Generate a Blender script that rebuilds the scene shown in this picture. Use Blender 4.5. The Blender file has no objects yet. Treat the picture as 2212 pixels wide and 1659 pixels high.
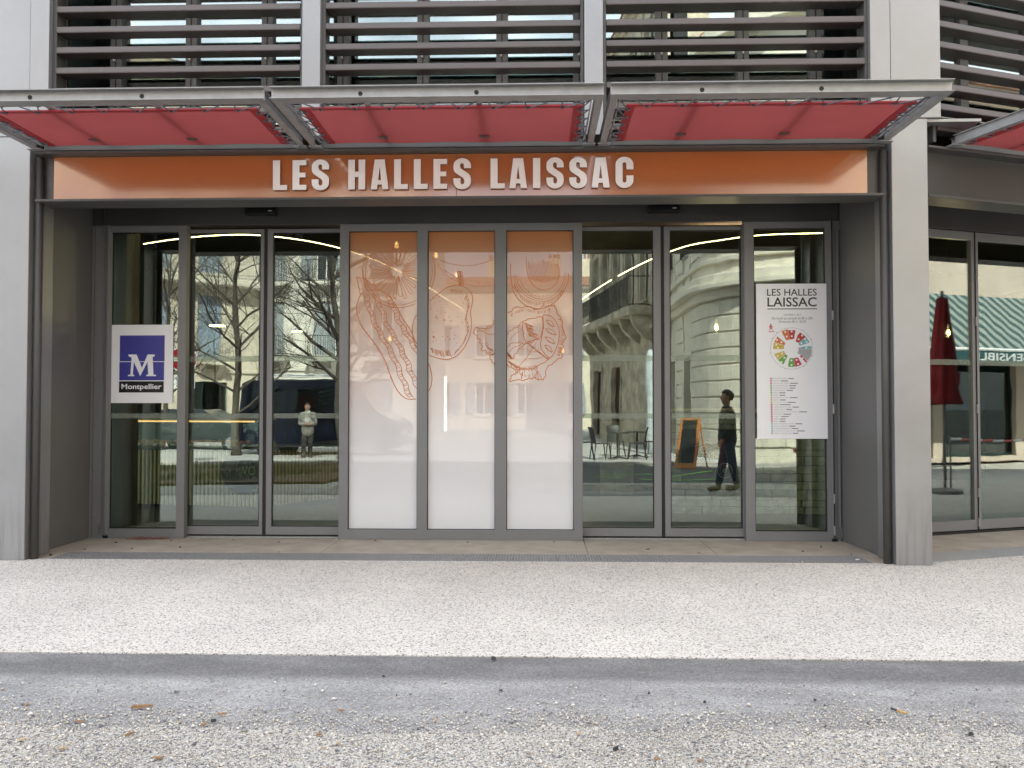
import bpy, bmesh, math, random
import numpy as np
from mathutils import Matrix, Vector
R = math.radians
random.seed(7); rng = np.random.default_rng(7)
sc = bpy.context.scene
COL = sc.collection

# ------------------------------------------------------------------ camera, sky, sun, exposure
cd = bpy.data.cameras.new('camera'); cam = bpy.data.objects.new('camera', cd); COL.objects.link(cam)
cam.location = (0, -9.86, 1.6); cam.rotation_euler = (R(90 + 1.46), 0, R(1.7))
cd.sensor_width = 36; cd.lens = 36 * 1788 / 2212; cd.clip_start = 0.05; cd.clip_end = 2000
sc.camera = cam

SUN_EL, SUN_AZ = 42.0, 12.0        # the sun stands behind the hall (towards +y), a little to the right
world = bpy.data.worlds.new('World'); sc.world = world; world.use_nodes = True
wn = world.node_tree.nodes; wl = world.node_tree.links
for n in list(wn): wn.remove(n)
w_out = wn.new('ShaderNodeOutputWorld'); w_bg = wn.new('ShaderNodeBackground'); w_bg.inputs['Strength'].default_value = 0.078
w_sky = wn.new('ShaderNodeTexSky'); w_sky.sky_type = 'NISHITA'; w_sky.sun_disc = False
w_sky.sun_elevation = R(SUN_EL); w_sky.sun_rotation = R(SUN_AZ); w_sky.air_density = 1.3; w_sky.dust_density = 4.0; w_sky.ozone_density = 1.0
w_tc = wn.new('ShaderNodeTexCoord'); w_no = wn.new('ShaderNodeTexNoise'); w_no.inputs['Scale'].default_value = 2.2; w_no.inputs['Detail'].default_value = 7
w_rp = wn.new('ShaderNodeValToRGB'); w_rp.color_ramp.elements[0].position = 0.30; w_rp.color_ramp.elements[1].position = 0.52
w_mx = wn.new('ShaderNodeMix'); w_mx.data_type = 'RGBA'; w_mx.inputs[7].default_value = (11.9, 12.6, 13.9, 1)
wl.new(w_tc.outputs['Generated'], w_no.inputs['Vector']); wl.new(w_no.outputs['Fac'], w_rp.inputs['Fac'])
wl.new(w_rp.outputs['Color'], w_mx.inputs[0]); wl.new(w_sky.outputs['Color'], w_mx.inputs[6])
wl.new(w_mx.outputs[2], w_bg.inputs['Color']); wl.new(w_bg.outputs['Background'], w_out.inputs['Surface'])

sd = bpy.data.lights.new('sun', 'SUN'); sd.energy = 5.0; sd.angle = R(0.6); sd.color = (1.0, 0.95, 0.86)
sun = bpy.data.objects.new('sun', sd); COL.objects.link(sun); sun.location = (0, 30, 40)
_d = Vector((math.sin(R(SUN_AZ)) * math.cos(R(SUN_EL)), math.cos(R(SUN_AZ)) * math.cos(R(SUN_EL)), math.sin(R(SUN_EL))))
sun.rotation_euler = _d.to_track_quat('Z', 'Y').to_euler()

sc.view_settings.view_transform = 'Standard'; sc.view_settings.look = 'None'; sc.view_settings.gamma = 1
sc.view_settings.use_curve_mapping = False; sc.view_settings.exposure = 1.46
cy = sc.cycles
cy.use_denoising = True; cy.max_bounces = 10; cy.transparent_max_bounces = 24; cy.glossy_bounces = 5; cy.diffuse_bounces = 4
cy.caustics_reflective = False; cy.caustics_refractive = False; cy.sample_clamp_indirect = 8

# ------------------------------------------------------------------ materials
MATS = {}
def nt(name):
    m = bpy.data.materials.new(name); m.use_nodes = True
    n = m.node_tree.nodes; b = n['Principled BSDF']
    MATS[name] = m
    return m, n, m.node_tree.links, b
def mat(name, col, rough=0.5, metal=0.0, var=0.12, vscale=3.0, bump=0.0, bscale=60.0, spec=0.5, coat=0.0, stretch=None, coatr=0.08):
    m, n, l, b = nt(name)
    b.inputs['Roughness'].default_value = rough; b.inputs['Metallic'].default_value = metal
    b.inputs['Specular IOR Level'].default_value = spec; b.inputs['Coat Weight'].default_value = coat; b.inputs['Coat Roughness'].default_value = coatr
    g = n.new('ShaderNodeNewGeometry')
    src = g.outputs['Position']
    if stretch:
        mp = n.new('ShaderNodeMapping'); mp.inputs['Scale'].default_value = stretch; l.new(src, mp.inputs['Vector']); src = mp.outputs['Vector']
    no = n.new('ShaderNodeTexNoise'); no.inputs['Scale'].default_value = vscale; no.inputs['Detail'].default_value = 6; no.inputs['Roughness'].default_value = 0.6
    l.new(src, no.inputs['Vector'])
    mx = n.new('ShaderNodeMix'); mx.data_type = 'RGBA'
    mx.inputs[6].default_value = tuple(max(0, c * (1 - var)) for c in col) + (1,)
    mx.inputs[7].default_value = tuple(min(1, c * (1 + var)) for c in col) + (1,)
    rp = n.new('ShaderNodeMapRange'); rp.inputs[1].default_value = 0.32; rp.inputs[2].default_value = 0.68
    l.new(no.outputs['Fac'], rp.inputs[0]); l.new(rp.outputs[0], mx.inputs[0]); l.new(mx.outputs[2], b.inputs['Base Color'])
    rr = n.new('ShaderNodeMapRange'); rr.inputs[1].default_value = 0.3; rr.inputs[2].default_value = 0.7
    rr.inputs[3].default_value = max(0.02, rough * 0.85); rr.inputs[4].default_value = min(1, rough * 1.15)
    l.new(no.outputs['Fac'], rr.inputs[0]); l.new(rr.outputs[0], b.inputs['Roughness'])
    if bump > 0:
        nb = n.new('ShaderNodeTexNoise'); nb.inputs['Scale'].default_value = bscale; nb.inputs['Detail'].default_value = 4
        l.new(src, nb.inputs['Vector'])
        bp = n.new('ShaderNodeBump'); bp.inputs['Strength'].default_value = bump; bp.inputs['Distance'].default_value = 0.01
        l.new(nb.outputs['Fac'], bp.inputs['Height']); l.new(bp.outputs['Normal'], b.inputs['Normal'])
    return m
def emis(name, col, s):
    m, n, l, b = nt(name)
    b.inputs['Base Color'].default_value = (*col, 1); b.inputs['Emission Color'].default_value = (*col, 1); b.inputs['Emission Strength'].default_value = s
    return m
def glass(name, tint=(0.9, 0.95, 0.92), f0=0.06, wav=0.0, haze=0.0, hazecol=(0.8, 0.85, 0.85)):
    m, n, l, b = nt(name); n.remove(b)
    out = n['Material Output']
    tr = n.new('ShaderNodeBsdfTransparent'); tr.inputs['Color'].default_value = (*tint, 1)
    gl = n.new('ShaderNodeBsdfGlossy'); gl.inputs['Roughness'].default_value = 0.0; gl.inputs['Color'].default_value = (0.93, 1, 0.955, 1)
    lw = n.new('ShaderNodeLayerWeight'); lw.inputs['Blend'].default_value = 0.5
    pw = n.new('ShaderNodeMath'); pw.operation = 'POWER'; pw.inputs[1].default_value = 5.0
    l.new(lw.outputs['Facing'], pw.inputs[0])
    ma = n.new('ShaderNodeMath'); ma.operation = 'MULTIPLY_ADD'; ma.inputs[1].default_value = 1 - f0; ma.inputs[2].default_value = f0
    l.new(pw.outputs[0], ma.inputs[0])
    mx = n.new('ShaderNodeMixShader'); l.new(ma.outputs[0], mx.inputs[0]); l.new(tr.outputs[0], mx.inputs[1]); l.new(gl.outputs[0], mx.inputs[2])
    last = mx
    if haze > 0:
        df = n.new('ShaderNodeBsdfDiffuse'); df.inputs['Color'].default_value = (*hazecol, 1)
        m2 = n.new('ShaderNodeMixShader'); m2.inputs[0].default_value = haze
        l.new(mx.outputs[0], m2.inputs[1]); l.new(df.outputs[0], m2.inputs[2]); last = m2
    if wav > 0:
        g = n.new('ShaderNodeNewGeometry'); mp = n.new('ShaderNodeMapping'); mp.inputs['Scale'].default_value = (1, 1, 0.6)
        no = n.new('ShaderNodeTexNoise'); no.inputs['Scale'].default_value = 2.5; no.inputs['Detail'].default_value = 1.5
        l.new(g.outputs['Position'], mp.inputs['Vector']); l.new(mp.outputs['Vector'], no.inputs['Vector'])
        bp = n.new('ShaderNodeBump'); bp.inputs['Strength'].default_value = wav; bp.inputs['Distance'].default_value = 0.01
        l.new(no.outputs['Fac'], bp.inputs['Height']); l.new(bp.outputs['Normal'], gl.inputs['Normal'])
    l.new(last.outputs[0], out.inputs['Surface'])
    return m

mat('steel', (0.305, 0.307, 0.313), 0.38, 0.45, 0.10, 0.9, 0.02, 300)
def grime(name):
    m = MATS[name]; n = m.node_tree.nodes; l = m.node_tree.links; b = n['Principled BSDF']; src = b.inputs['Base Color'].links[0].from_socket
    g = n.new('ShaderNodeNewGeometry'); mp = n.new('ShaderNodeMapping'); mp.inputs['Scale'].default_value = (14, 14, 1.1); l.new(g.outputs['Position'], mp.inputs['Vector'])
    no = n.new('ShaderNodeTexNoise'); no.inputs['Scale'].default_value = 1.0; no.inputs['Detail'].default_value = 6; l.new(mp.outputs['Vector'], no.inputs['Vector'])
    sp = n.new('ShaderNodeSeparateXYZ'); l.new(g.outputs['Position'], sp.inputs[0])
    lo = n.new('ShaderNodeMapRange'); lo.interpolation_type = 'SMOOTHSTEP'; lo.inputs[1].default_value = 0.9; lo.inputs[2].default_value = 0.0; lo.inputs[3].default_value = 0.0; l.new(sp.outputs['Z'], lo.inputs[0])
    st_ = n.new('ShaderNodeMapRange'); st_.inputs[1].default_value = 0.45; st_.inputs[2].default_value = 0.75; l.new(no.outputs['Fac'], st_.inputs[0])
    mu = n.new('ShaderNodeMath'); mu.operation = 'MULTIPLY'; l.new(lo.outputs[0], mu.inputs[0]); l.new(st_.outputs[0], mu.inputs[1])
    mx = n.new('ShaderNodeMix'); mx.data_type = 'RGBA'; mx.inputs[7].default_value = (0.19, 0.18, 0.165, 1); l.new(mu.outputs[0], mx.inputs[0]); l.new(src, mx.inputs[6]); l.new(mx.outputs[2], b.inputs['Base Color'])
grime('steel')
mat('steel_shaded', (0.155, 0.152, 0.148), 0.42, 0.1, 0.08, 0.9, 0.02, 300)  # column steel in a darker copy: recess shade put into the colour
mat('steel_frame', (0.195, 0.196, 0.198), 0.45, 0.1, 0.05, 1.2, 0.02, 300)
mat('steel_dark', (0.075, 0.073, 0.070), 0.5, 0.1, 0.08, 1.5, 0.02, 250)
mat('galvanised', (0.33, 0.332, 0.335), 0.42, 0.35, 0.12, 9, 0.06, 120)
mat('header_shaded', (0.050, 0.049, 0.048), 0.5, 0.1, 0.1, 1.5, 0.02, 250)  # dark header and soffit grey, deepened in the colour for the recess shade
mat('louver_paint', (0.108, 0.094, 0.091), 0.45, 0.1, 0.08, 2.0, 0.02, 200)
mat('orange_panel', (0.46, 0.125, 0.014), 0.35, 0.0, 0.03, 2.0, coat=1.0, coatr=0.11)
MATS['orange_panel'].node_tree.nodes['Principled BSDF'].inputs['Coat IOR'].default_value = 2.0
mat('letter_white', (0.95, 0.92, 0.91), 0.35, 0, 0.02, 5)
mat('letter_side', (0.34, 0.24, 0.19), 0.5, 0, 0.05, 5)
mat('black_rubber', (0.008, 0.008, 0.008), 0.6, 0, 0.2, 10)
mat('black_plastic', (0.006, 0.006, 0.007), 0.35, 0, 0.1, 10)
mat('rope', (0.10, 0.105, 0.12), 0.7, 0, 0.3, 40)
mat('poster_white', (0.87, 0.87, 0.89), 0.35, 0, 0.015, 2)
mat('poster_blue', (0.055, 0.055, 0.30), 0.35, 0, 0.05, 2)
mat('poster_black', (0.012, 0.012, 0.013), 0.35, 0, 0.1, 5)
mat('print_dark', (0.035, 0.032, 0.035), 0.5, 0, 0.05, 5)
mat('print_grey', (0.25, 0.25, 0.26), 0.5, 0, 0.05, 5)
mat('print_pale', (0.50, 0.50, 0.51), 0.5, 0, 0.05, 5)
for k, c in dict(red=(0.50, 0.05, 0.05), crimson=(0.55, 0.06, 0.12), orange=(0.62, 0.19, 0.05), yellow=(0.62, 0.46, 0.08), green=(0.16, 0.38, 0.07), teal=(0.20, 0.47, 0.50), ash=(0.40, 0.40, 0.41)).items():
    mat('ink_' + k, c, 0.5, 0, 0.03, 5)
mat('line_ink', (0.50, 0.15, 0.03), 0.5, 0, 0.05, 5)
glass('glass', (0.80, 0.88, 0.84), 0.17, 0.06)
glass('glass_upper', (0.70, 0.80, 0.78), 0.33, 0.05)
glass('glass_clear', (0.95, 0.97, 0.96), 0.04)
glass('marking_film', (0.8, 0.85, 0.8), 0.05, haze=0.18, hazecol=(0.62, 0.66, 0.58))
glass('window_glass', (0.25, 0.3, 0.33), 0.10)

def film_material():
    m, n, l, b = nt('printed_film')
    g = n.new('ShaderNodeNewGeometry'); sp = n.new('ShaderNodeSeparateXYZ'); l.new(g.outputs['Position'], sp.inputs[0])
    mr = n.new('ShaderNodeMapRange'); mr.inputs[1].default_value = 0.4; mr.inputs[2].default_value = 3.7
    rp = n.new('ShaderNodeValToRGB'); e = rp.color_ramp.elements
    e[0].position = 0.0; e[0].color = (0.86, 0.87, 0.89, 1); e[1].position = 1.0; e[1].color = (0.55, 0.20, 0.06, 1)
    for p, c in ((0.30, (0.83, 0.80, 0.80)), (0.55, (0.74, 0.59, 0.52)), (0.78, (0.66, 0.40, 0.26)), (0.92, (0.58, 0.28, 0.13))):
        x = e.new(p); x.color = (*c, 1)
    l.new(sp.outputs['Z'], mr.inputs[0]); l.new(mr.outputs[0], rp.inputs[0])
    l.new(rp.outputs['Color'], b.inputs['Base Color']); b.inputs['Roughness'].default_value = 0.5; b.inputs['Coat Weight'].default_value = 1.0; b.inputs['Coat Roughness'].default_value = 0.0; b.inputs['Coat IOR'].default_value = 1.75
    tr = n.new('ShaderNodeBsdfTransparent'); mx = n.new('ShaderNodeMixShader'); mx.inputs[0].default_value = 0.21
    l.new(b.outputs[0], mx.inputs[1]); l.new(tr.outputs[0], mx.inputs[2]); l.new(mx.outputs[0], n['Material Output'].inputs['Surface'])
film_material()

def fabric_material():
    m, n, l, b = nt('red_fabric')
    g = n.new('ShaderNodeNewGeometry')
    no = n.new('ShaderNodeTexNoise'); no.inputs['Scale'].default_value = 2.2; no.inputs['Detail'].default_value = 5; l.new(g.outputs['Position'], no.inputs['Vector'])
    mx = n.new('ShaderNodeMix'); mx.data_type = 'RGBA'; mx.inputs[6].default_value = (0.30, 0.062, 0.061, 1); mx.inputs[7].default_value = (0.365, 0.078, 0.076, 1)
    l.new(no.outputs['Fac'], mx.inputs[0])
    df = n.new('ShaderNodeBsdfDiffuse'); ts = n.new('ShaderNodeBsdfTranslucent'); ms = n.new('ShaderNodeMixShader'); ms.inputs[0].default_value = 0.5
    l.new(mx.outputs[2], df.inputs['Color']); l.new(mx.outputs[2], ts.inputs['Color'])
    l.new(df.outputs[0], ms.inputs[1]); l.new(ts.outputs[0], ms.inputs[2])
    gl = n.new('ShaderNodeBsdfGlossy'); gl.inputs['Roughness'].default_value = 0.35; m2 = n.new('ShaderNodeMixShader'); m2.inputs[0].default_value = 0.04
    l.new(ms.outputs[0], m2.inputs[1]); l.new(gl.outputs[0], m2.inputs[2]); l.new(m2.outputs[0], n['Material Output'].inputs['Surface'])
fabric_material()
mat('red_hem', (0.33, 0.02, 0.03), 0.6, 0, 0.1, 8)

def aggregate(name, cell, base, dark, share, bump, tone=0.10, mid=None):
    m, n, l, b = nt(name)
    g = n.new('ShaderNodeNewGeometry')
    vo = n.new('ShaderNodeTexVoronoi'); vo.inputs['Scale'].default_value = 1.0 / cell; vo.inputs['Randomness'].default_value = 1.0
    l.new(g.outputs['Position'], vo.inputs['Vector'])
    sp = n.new('ShaderNodeSeparateColor'); l.new(vo.outputs['Color'], sp.inputs[0])
    rp = n.new('ShaderNodeValToRGB'); rp.color_ramp.interpolation = 'CONSTANT'; e = rp.color_ramp.elements
    e[0].position = 0; e[0].color = (*dark, 1); e[1].position = share; e[1].color = (*base, 1)
    x = e.new(share * 0.45); x.color = tuple(0.5 * (a + c) for a, c in zip(dark, base)) + (1,)
    if mid:
        x = e.new(min(0.95, share + 0.35)); x.color = (*mid, 1)
    l.new(sp.outputs[0], rp.inputs[0])
    no = n.new('ShaderNodeTexNoise'); no.inputs['Scale'].default_value = 0.9; no.inputs['Detail'].default_value = 8; l.new(g.outputs['Position'], no.inputs['Vector'])
    mr = n.new('ShaderNodeMapRange'); mr.inputs[1].default_value = 0.3; mr.inputs[2].default_value = 0.7; mr.inputs[3].default_value = 1 - tone; mr.inputs[4].default_value = 1 + tone * 0.6
    l.new(no.outputs['Fac'], mr.inputs[0])
    mu = n.new('ShaderNodeMix'); mu.data_type = 'RGBA'; mu.blend_type = 'MULTIPLY'; mu.inputs[0].default_value = 1
    l.new(rp.outputs['Color'], mu.inputs[6]); l.new(mr.outputs[0], mu.inputs[7]); l.new(mu.outputs[2], b.inputs['Base Color'])
    b.inputs['Roughness'].default_value = 0.8
    bp = n.new('ShaderNodeBump'); bp.inputs['Strength'].default_value = bump; bp.inputs['Distance'].default_value = 0.004; bp.invert = True
    l.new(vo.outputs['Distance'], bp.inputs['Height']); l.new(bp.outputs['Normal'], b.inputs['Normal'])
aggregate('washed_concrete', 0.0095, (0.665, 0.605, 0.525), (0.19, 0.18, 0.175), 0.24, 0.4, 0.10, (0.70, 0.66, 0.615))
aggregate('gravel_ground', 0.010, (0.46, 0.43, 0.38), (0.15, 0.15, 0.16), 0.38, 0.7, 0.22, (0.56, 0.54, 0.50))
aggregate('far_paving', 0.05, (0.47, 0.455, 0.43), (0.36, 0.35, 0.34), 0.4, 0.1, 0.15)
mat('threshold_concrete', (0.42, 0.365, 0.30), 0.8, 0, 0.16, 4, 0.25, 160)
mat('channel_dark', (0.02, 0.02, 0.02), 0.9, 0, 0.3, 20)
mat('grate_steel', (0.34, 0.34, 0.345), 0.5, 0.15, 0.2, 30)

def asphalt_material():
    m, n, l, b = nt('patch_asphalt')
    g = n.new('ShaderNodeNewGeometry'); sp = n.new('ShaderNodeSeparateXYZ'); l.new(g.outputs['Position'], sp.inputs[0])
    no = n.new('ShaderNodeTexNoise'); no.inputs['Scale'].default_value = 1.6; no.inputs['Detail'].default_value = 7; no.inputs['Roughness'].default_value = 0.62
    mp = n.new('ShaderNodeMapping'); mp.inputs['Scale'].default_value = (1, 2.0, 1); l.new(g.outputs['Position'], mp.inputs['Vector']); l.new(mp.outputs['Vector'], no.inputs['Vector'])
    # grey dust lies on the old patch, none on the fresh joint along the paving
    ad = n.new('ShaderNodeMath'); ad.operation = 'MULTIPLY_ADD'; ad.inputs[1].default_value = 0.30; l.new(no.outputs['Fac'], ad.inputs[0]); l.new(sp.outputs['Y'], ad.inputs[2])
    mr = n.new('ShaderNodeMapRange'); mr.interpolation_type = 'SMOOTHSTEP'; mr.inputs[1].default_value = -4.91 + 0.15; mr.inputs[2].default_value = -5.05 + 0.15; l.new(ad.outputs[0], mr.inputs[0])
    fi = n.new('ShaderNodeTexNoise'); fi.inputs['Scale'].default_value = 85; fi.inputs['Detail'].default_value = 3; l.new(g.outputs['Position'], fi.inputs['Vector'])
    a = n.new('ShaderNodeMix'); a.data_type = 'RGBA'; a.inputs[6].default_value = (0.190, 0.185, 0.182, 1); a.inputs[7].default_value = (0.315, 0.308, 0.302, 1); l.new(mr.outputs[0], a.inputs[0])
    d2 = n.new('ShaderNodeMapRange'); d2.inputs[1].default_value = 0.42; d2.inputs[2].default_value = 0.72; d2.inputs[3].default_value = 0.85; d2.inputs[4].default_value = 1.3; l.new(no.outputs['Fac'], d2.inputs[0])
    f2 = n.new('ShaderNodeMapRange'); f2.inputs[1].default_value = 0.3; f2.inputs[2].default_value = 0.7; f2.inputs[3].default_value = 0.62; f2.inputs[4].default_value = 1.38; l.new(fi.outputs['Fac'], f2.inputs[0])
    mm = n.new('ShaderNodeMath'); mm.operation = 'MULTIPLY'; l.new(d2.outputs[0], mm.inputs[0]); l.new(f2.outputs[0], mm.inputs[1])
    mu = n.new('ShaderNodeMix'); mu.data_type = 'RGBA'; mu.blend_type = 'MULTIPLY'; mu.inputs[0].default_value = 1; l.new(a.outputs[2], mu.inputs[6]); l.new(mm.outputs[0], mu.inputs[7])
    l.new(mu.outputs[2], b.inputs['Base Color']); b.inputs['Roughness'].default_value = 0.75
    bp = n.new('ShaderNodeBump'); bp.inputs['Strength'].default_value = 0.5; bp.inputs['Distance'].default_value = 0.005; l.new(fi.outputs['Fac'], bp.inputs['Height']); l.new(bp.outputs['Normal'], b.inputs['Normal'])
asphalt_material()

def stone_col_material():
    m, n, l, b = nt('gravel_stone')
    a = n.new('ShaderNodeVertexColor'); a.layer_name = 'Col'; l.new(a.outputs['Color'], b.inputs['Base Color']); b.inputs['Roughness'].default_value = 0.8
stone_col_material()
mat('chip_wood', (0.30, 0.17, 0.085), 0.8, 0, 0.35, 60); mat('chip_pale', (0.48, 0.36, 0.22), 0.8, 0, 0.3, 60)
mat('dark_stone', (0.05, 0.05, 0.055), 0.8, 0, 0.3, 60); mat('paper_white', (0.8, 0.8, 0.78), 0.7, 0, 0.05, 60); mat('filter_tan', (0.55, 0.33, 0.12), 0.7, 0, 0.1, 60)
mat('twig_brown', (0.20, 0.08, 0.05), 0.8, 0, 0.3, 30)
# interior
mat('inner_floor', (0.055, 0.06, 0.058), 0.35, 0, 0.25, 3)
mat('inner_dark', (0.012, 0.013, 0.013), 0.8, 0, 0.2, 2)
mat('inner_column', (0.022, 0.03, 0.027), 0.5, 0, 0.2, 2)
mat('slat_wood', (0.62, 0.47, 0.23), 0.55, 0, 0.2, 9, stretch=(9, 9, 1))
mat('counter_black', (0.01, 0.01, 0.011), 0.4, 0, 0.1, 4); mat('counter_top', (0.10, 0.115, 0.11), 0.3, 0, 0.1, 4)
mat('bread', (0.45, 0.20, 0.06), 0.7, 0, 0.45, 14); mat('shelf_wood', (0.20, 0.13, 0.06), 0.6, 0, 0.2, 8)
mat('mat_rib', (0.07, 0.075, 0.075), 0.6, 0.2, 0.2, 20)
mat('sign_navy', (0.006, 0.007, 0.018), 0.4, 0, 0.1, 5); mat('sign_red', (0.13, 0.008, 0.014), 0.5, 0, 0.1, 5)
mat('stone_pale', (0.40, 0.34, 0.23), 0.85, 0, 0.3, 7, 0.3, 50); mat('mortar', (0.10, 0.09, 0.07), 0.9, 0, 0.2, 10)
emis('led', (1.0, 0.74, 0.34), 7.0); emis('bulb', (1.0, 0.55, 0.16), 8.0); emis('tube_white', (0.95, 1.0, 0.95), 6.0); emis('warm_strip', (1.0, 0.5, 0.16), 0.9)
# street across
mat('stucco_cream', (0.66, 0.59, 0.47), 0.9, 0, 0.13, 1.4, 0.15, 40); mat('stucco_white', (0.70, 0.67, 0.60), 0.9, 0, 0.12, 1.4, 0.15, 40)
mat('stone_old', (0.42, 0.37, 0.29), 0.9, 0, 0.40, 2.2, 0.5, 20); mat('stone_cut', (0.70, 0.65, 0.54), 0.85, 0, 0.12, 2.0, 0.2, 40); mat('stucco_pink', (0.66, 0.55, 0.46), 0.9, 0, 0.10, 0.8, 0.15, 30)
mat('shutter_blue', (0.27, 0.34, 0.42), 0.7, 0, 0.15, 6); mat('shutter_grey', (0.32, 0.35, 0.37), 0.7, 0, 0.15, 6); mat('iron', (0.02, 0.02, 0.022), 0.5, 0.3, 0.2, 8); mat('iron_pale', (0.35, 0.38, 0.40), 0.5, 0.2, 0.2, 8)
mat('shop_wood', (0.12, 0.03, 0.02), 0.6, 0, 0.3, 6); mat('shop_green', (0.012, 0.035, 0.03), 0.5, 0, 0.2, 6); mat('room_dark', (0.02, 0.02, 0.022), 0.9, 0, 0.2, 3)
mat('roof_tile', (0.30, 0.15, 0.09), 0.9, 0, 0.3, 6, 0.5, 14); mat('chimney_clay', (0.32, 0.19, 0.12), 0.9, 0, 0.2, 6)
mat('bark', (0.085, 0.07, 0.055), 0.9, 0, 0.4, 12, 0.5, 40)
mat('car_blue', (0.004, 0.006, 0.018), 0.25, 0.2, 0.05, 3, coat=1); mat('car_black', (0.012, 0.013, 0.016), 0.25, 0.2, 0.1, 3, coat=1); mat('car_white', (0.72, 0.73, 0.74), 0.3, 0, 0.03, 3, coat=1)
mat('tyre', (0.015, 0.015, 0.015), 0.8, 0, 0.2, 20); mat('rim', (0.45, 0.45, 0.46), 0.35, 0.8, 0.1, 10); mat('tail_red', (0.45, 0.01, 0.015), 0.3, 0, 0.1, 10); mat('lamp_clear', (0.7, 0.7, 0.7), 0.15, 0, 0.05, 10)
mat('sign_face_red', (0.28, 0.012, 0.016), 0.4, 0, 0.05, 5); mat('sign_white', (0.78, 0.78, 0.78), 0.4, 0, 0.03, 5); mat('post_grey', (0.2, 0.2, 0.2), 0.5, 0.4, 0.1, 5)
mat('chair_black', (0.012, 0.013, 0.014), 0.5, 0, 0.1, 5); mat('chalk_frame', (0.50, 0.19, 0.05), 0.6, 0, 0.2, 12); mat('chalk_black', (0.015, 0.017, 0.017), 0.7, 0, 0.3, 12)
mat('hydrant_red', (0.52, 0.05, 0.025), 0.4, 0, 0.1, 6); mat('parasol_red', (0.28, 0.008, 0.014), 0.8, 0, 0.25, 5)
mat('grass', (0.05, 0.075, 0.018), 0.9, 0, 0.5, 5); mat('soil', (0.085, 0.055, 0.03), 0.95, 0, 0.45, 6, 0.8, 30); mat('road', (0.085, 0.085, 0.09), 0.85, 0, 0.2, 1.5, 0.3, 120)
mat('kerb_stone', (0.40, 0.38, 0.35), 0.8, 0, 0.15, 5); mat('spray_green', (0.25, 0.62, 0.08), 0.7, 0, 0.2, 8); mat('cloth_plastic', (0.55, 0.60, 0.62), 0.4, 0, 0.2, 6)
mat('skin', (0.46, 0.26, 0.18), 0.55, 0, 0.06, 8); mat('hair_dark', (0.02, 0.014, 0.01), 0.7, 0, 0.3, 40); mat('coat_black', (0.012, 0.012, 0.014), 0.8, 0, 0.2, 10); mat('jeans', (0.025, 0.035, 0.07), 0.85, 0, 0.2, 12); mat('boots', (0.16, 0.09, 0.04), 0.7, 0, 0.2, 12); mat('coat_pale', (0.26, 0.24, 0.21), 0.85, 0, 0.2, 10); mat('scarf', (0.5, 0.48, 0.45), 0.85, 0, 0.1, 10); mat('trousers', (0.05, 0.045, 0.045), 0.85, 0, 0.2, 10)
mat('tape_red', (0.6, 0.08, 0.04), 0.5, 0, 0.05, 5)
def stripes(name, M, pitch, ca, cb):
    m, n, l, b = nt(name)
    g = n.new('ShaderNodeNewGeometry'); mp = n.new('ShaderNodeMapping'); mp.vector_type = 'POINT'
    mp.inputs['Rotation'].default_value = (0, 0, M); l.new(g.outputs['Position'], mp.inputs['Vector'])
    sp = n.new('ShaderNodeSeparateXYZ'); l.new(mp.outputs['Vector'], sp.inputs[0])
    mo = n.new('ShaderNodeMath'); mo.operation = 'PINGPONG'; mo.inputs[1].default_value = pitch; l.new(sp.outputs['X'], mo.inputs[0])
    gt = n.new('ShaderNodeMath'); gt.operation = 'GREATER_THAN'; gt.inputs[1].default_value = pitch * 0.5; l.new(mo.outputs[0], gt.inputs[0])
    mx = n.new('ShaderNodeMix'); mx.data_type = 'RGBA'; mx.inputs[6].default_value = (*ca, 1); mx.inputs[7].default_value = (*cb, 1)
    l.new(gt.outputs[0], mx.inputs[0]); l.new(mx.outputs[2], b.inputs['Base Color']); b.inputs['Roughness'].default_value = 0.8

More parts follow.
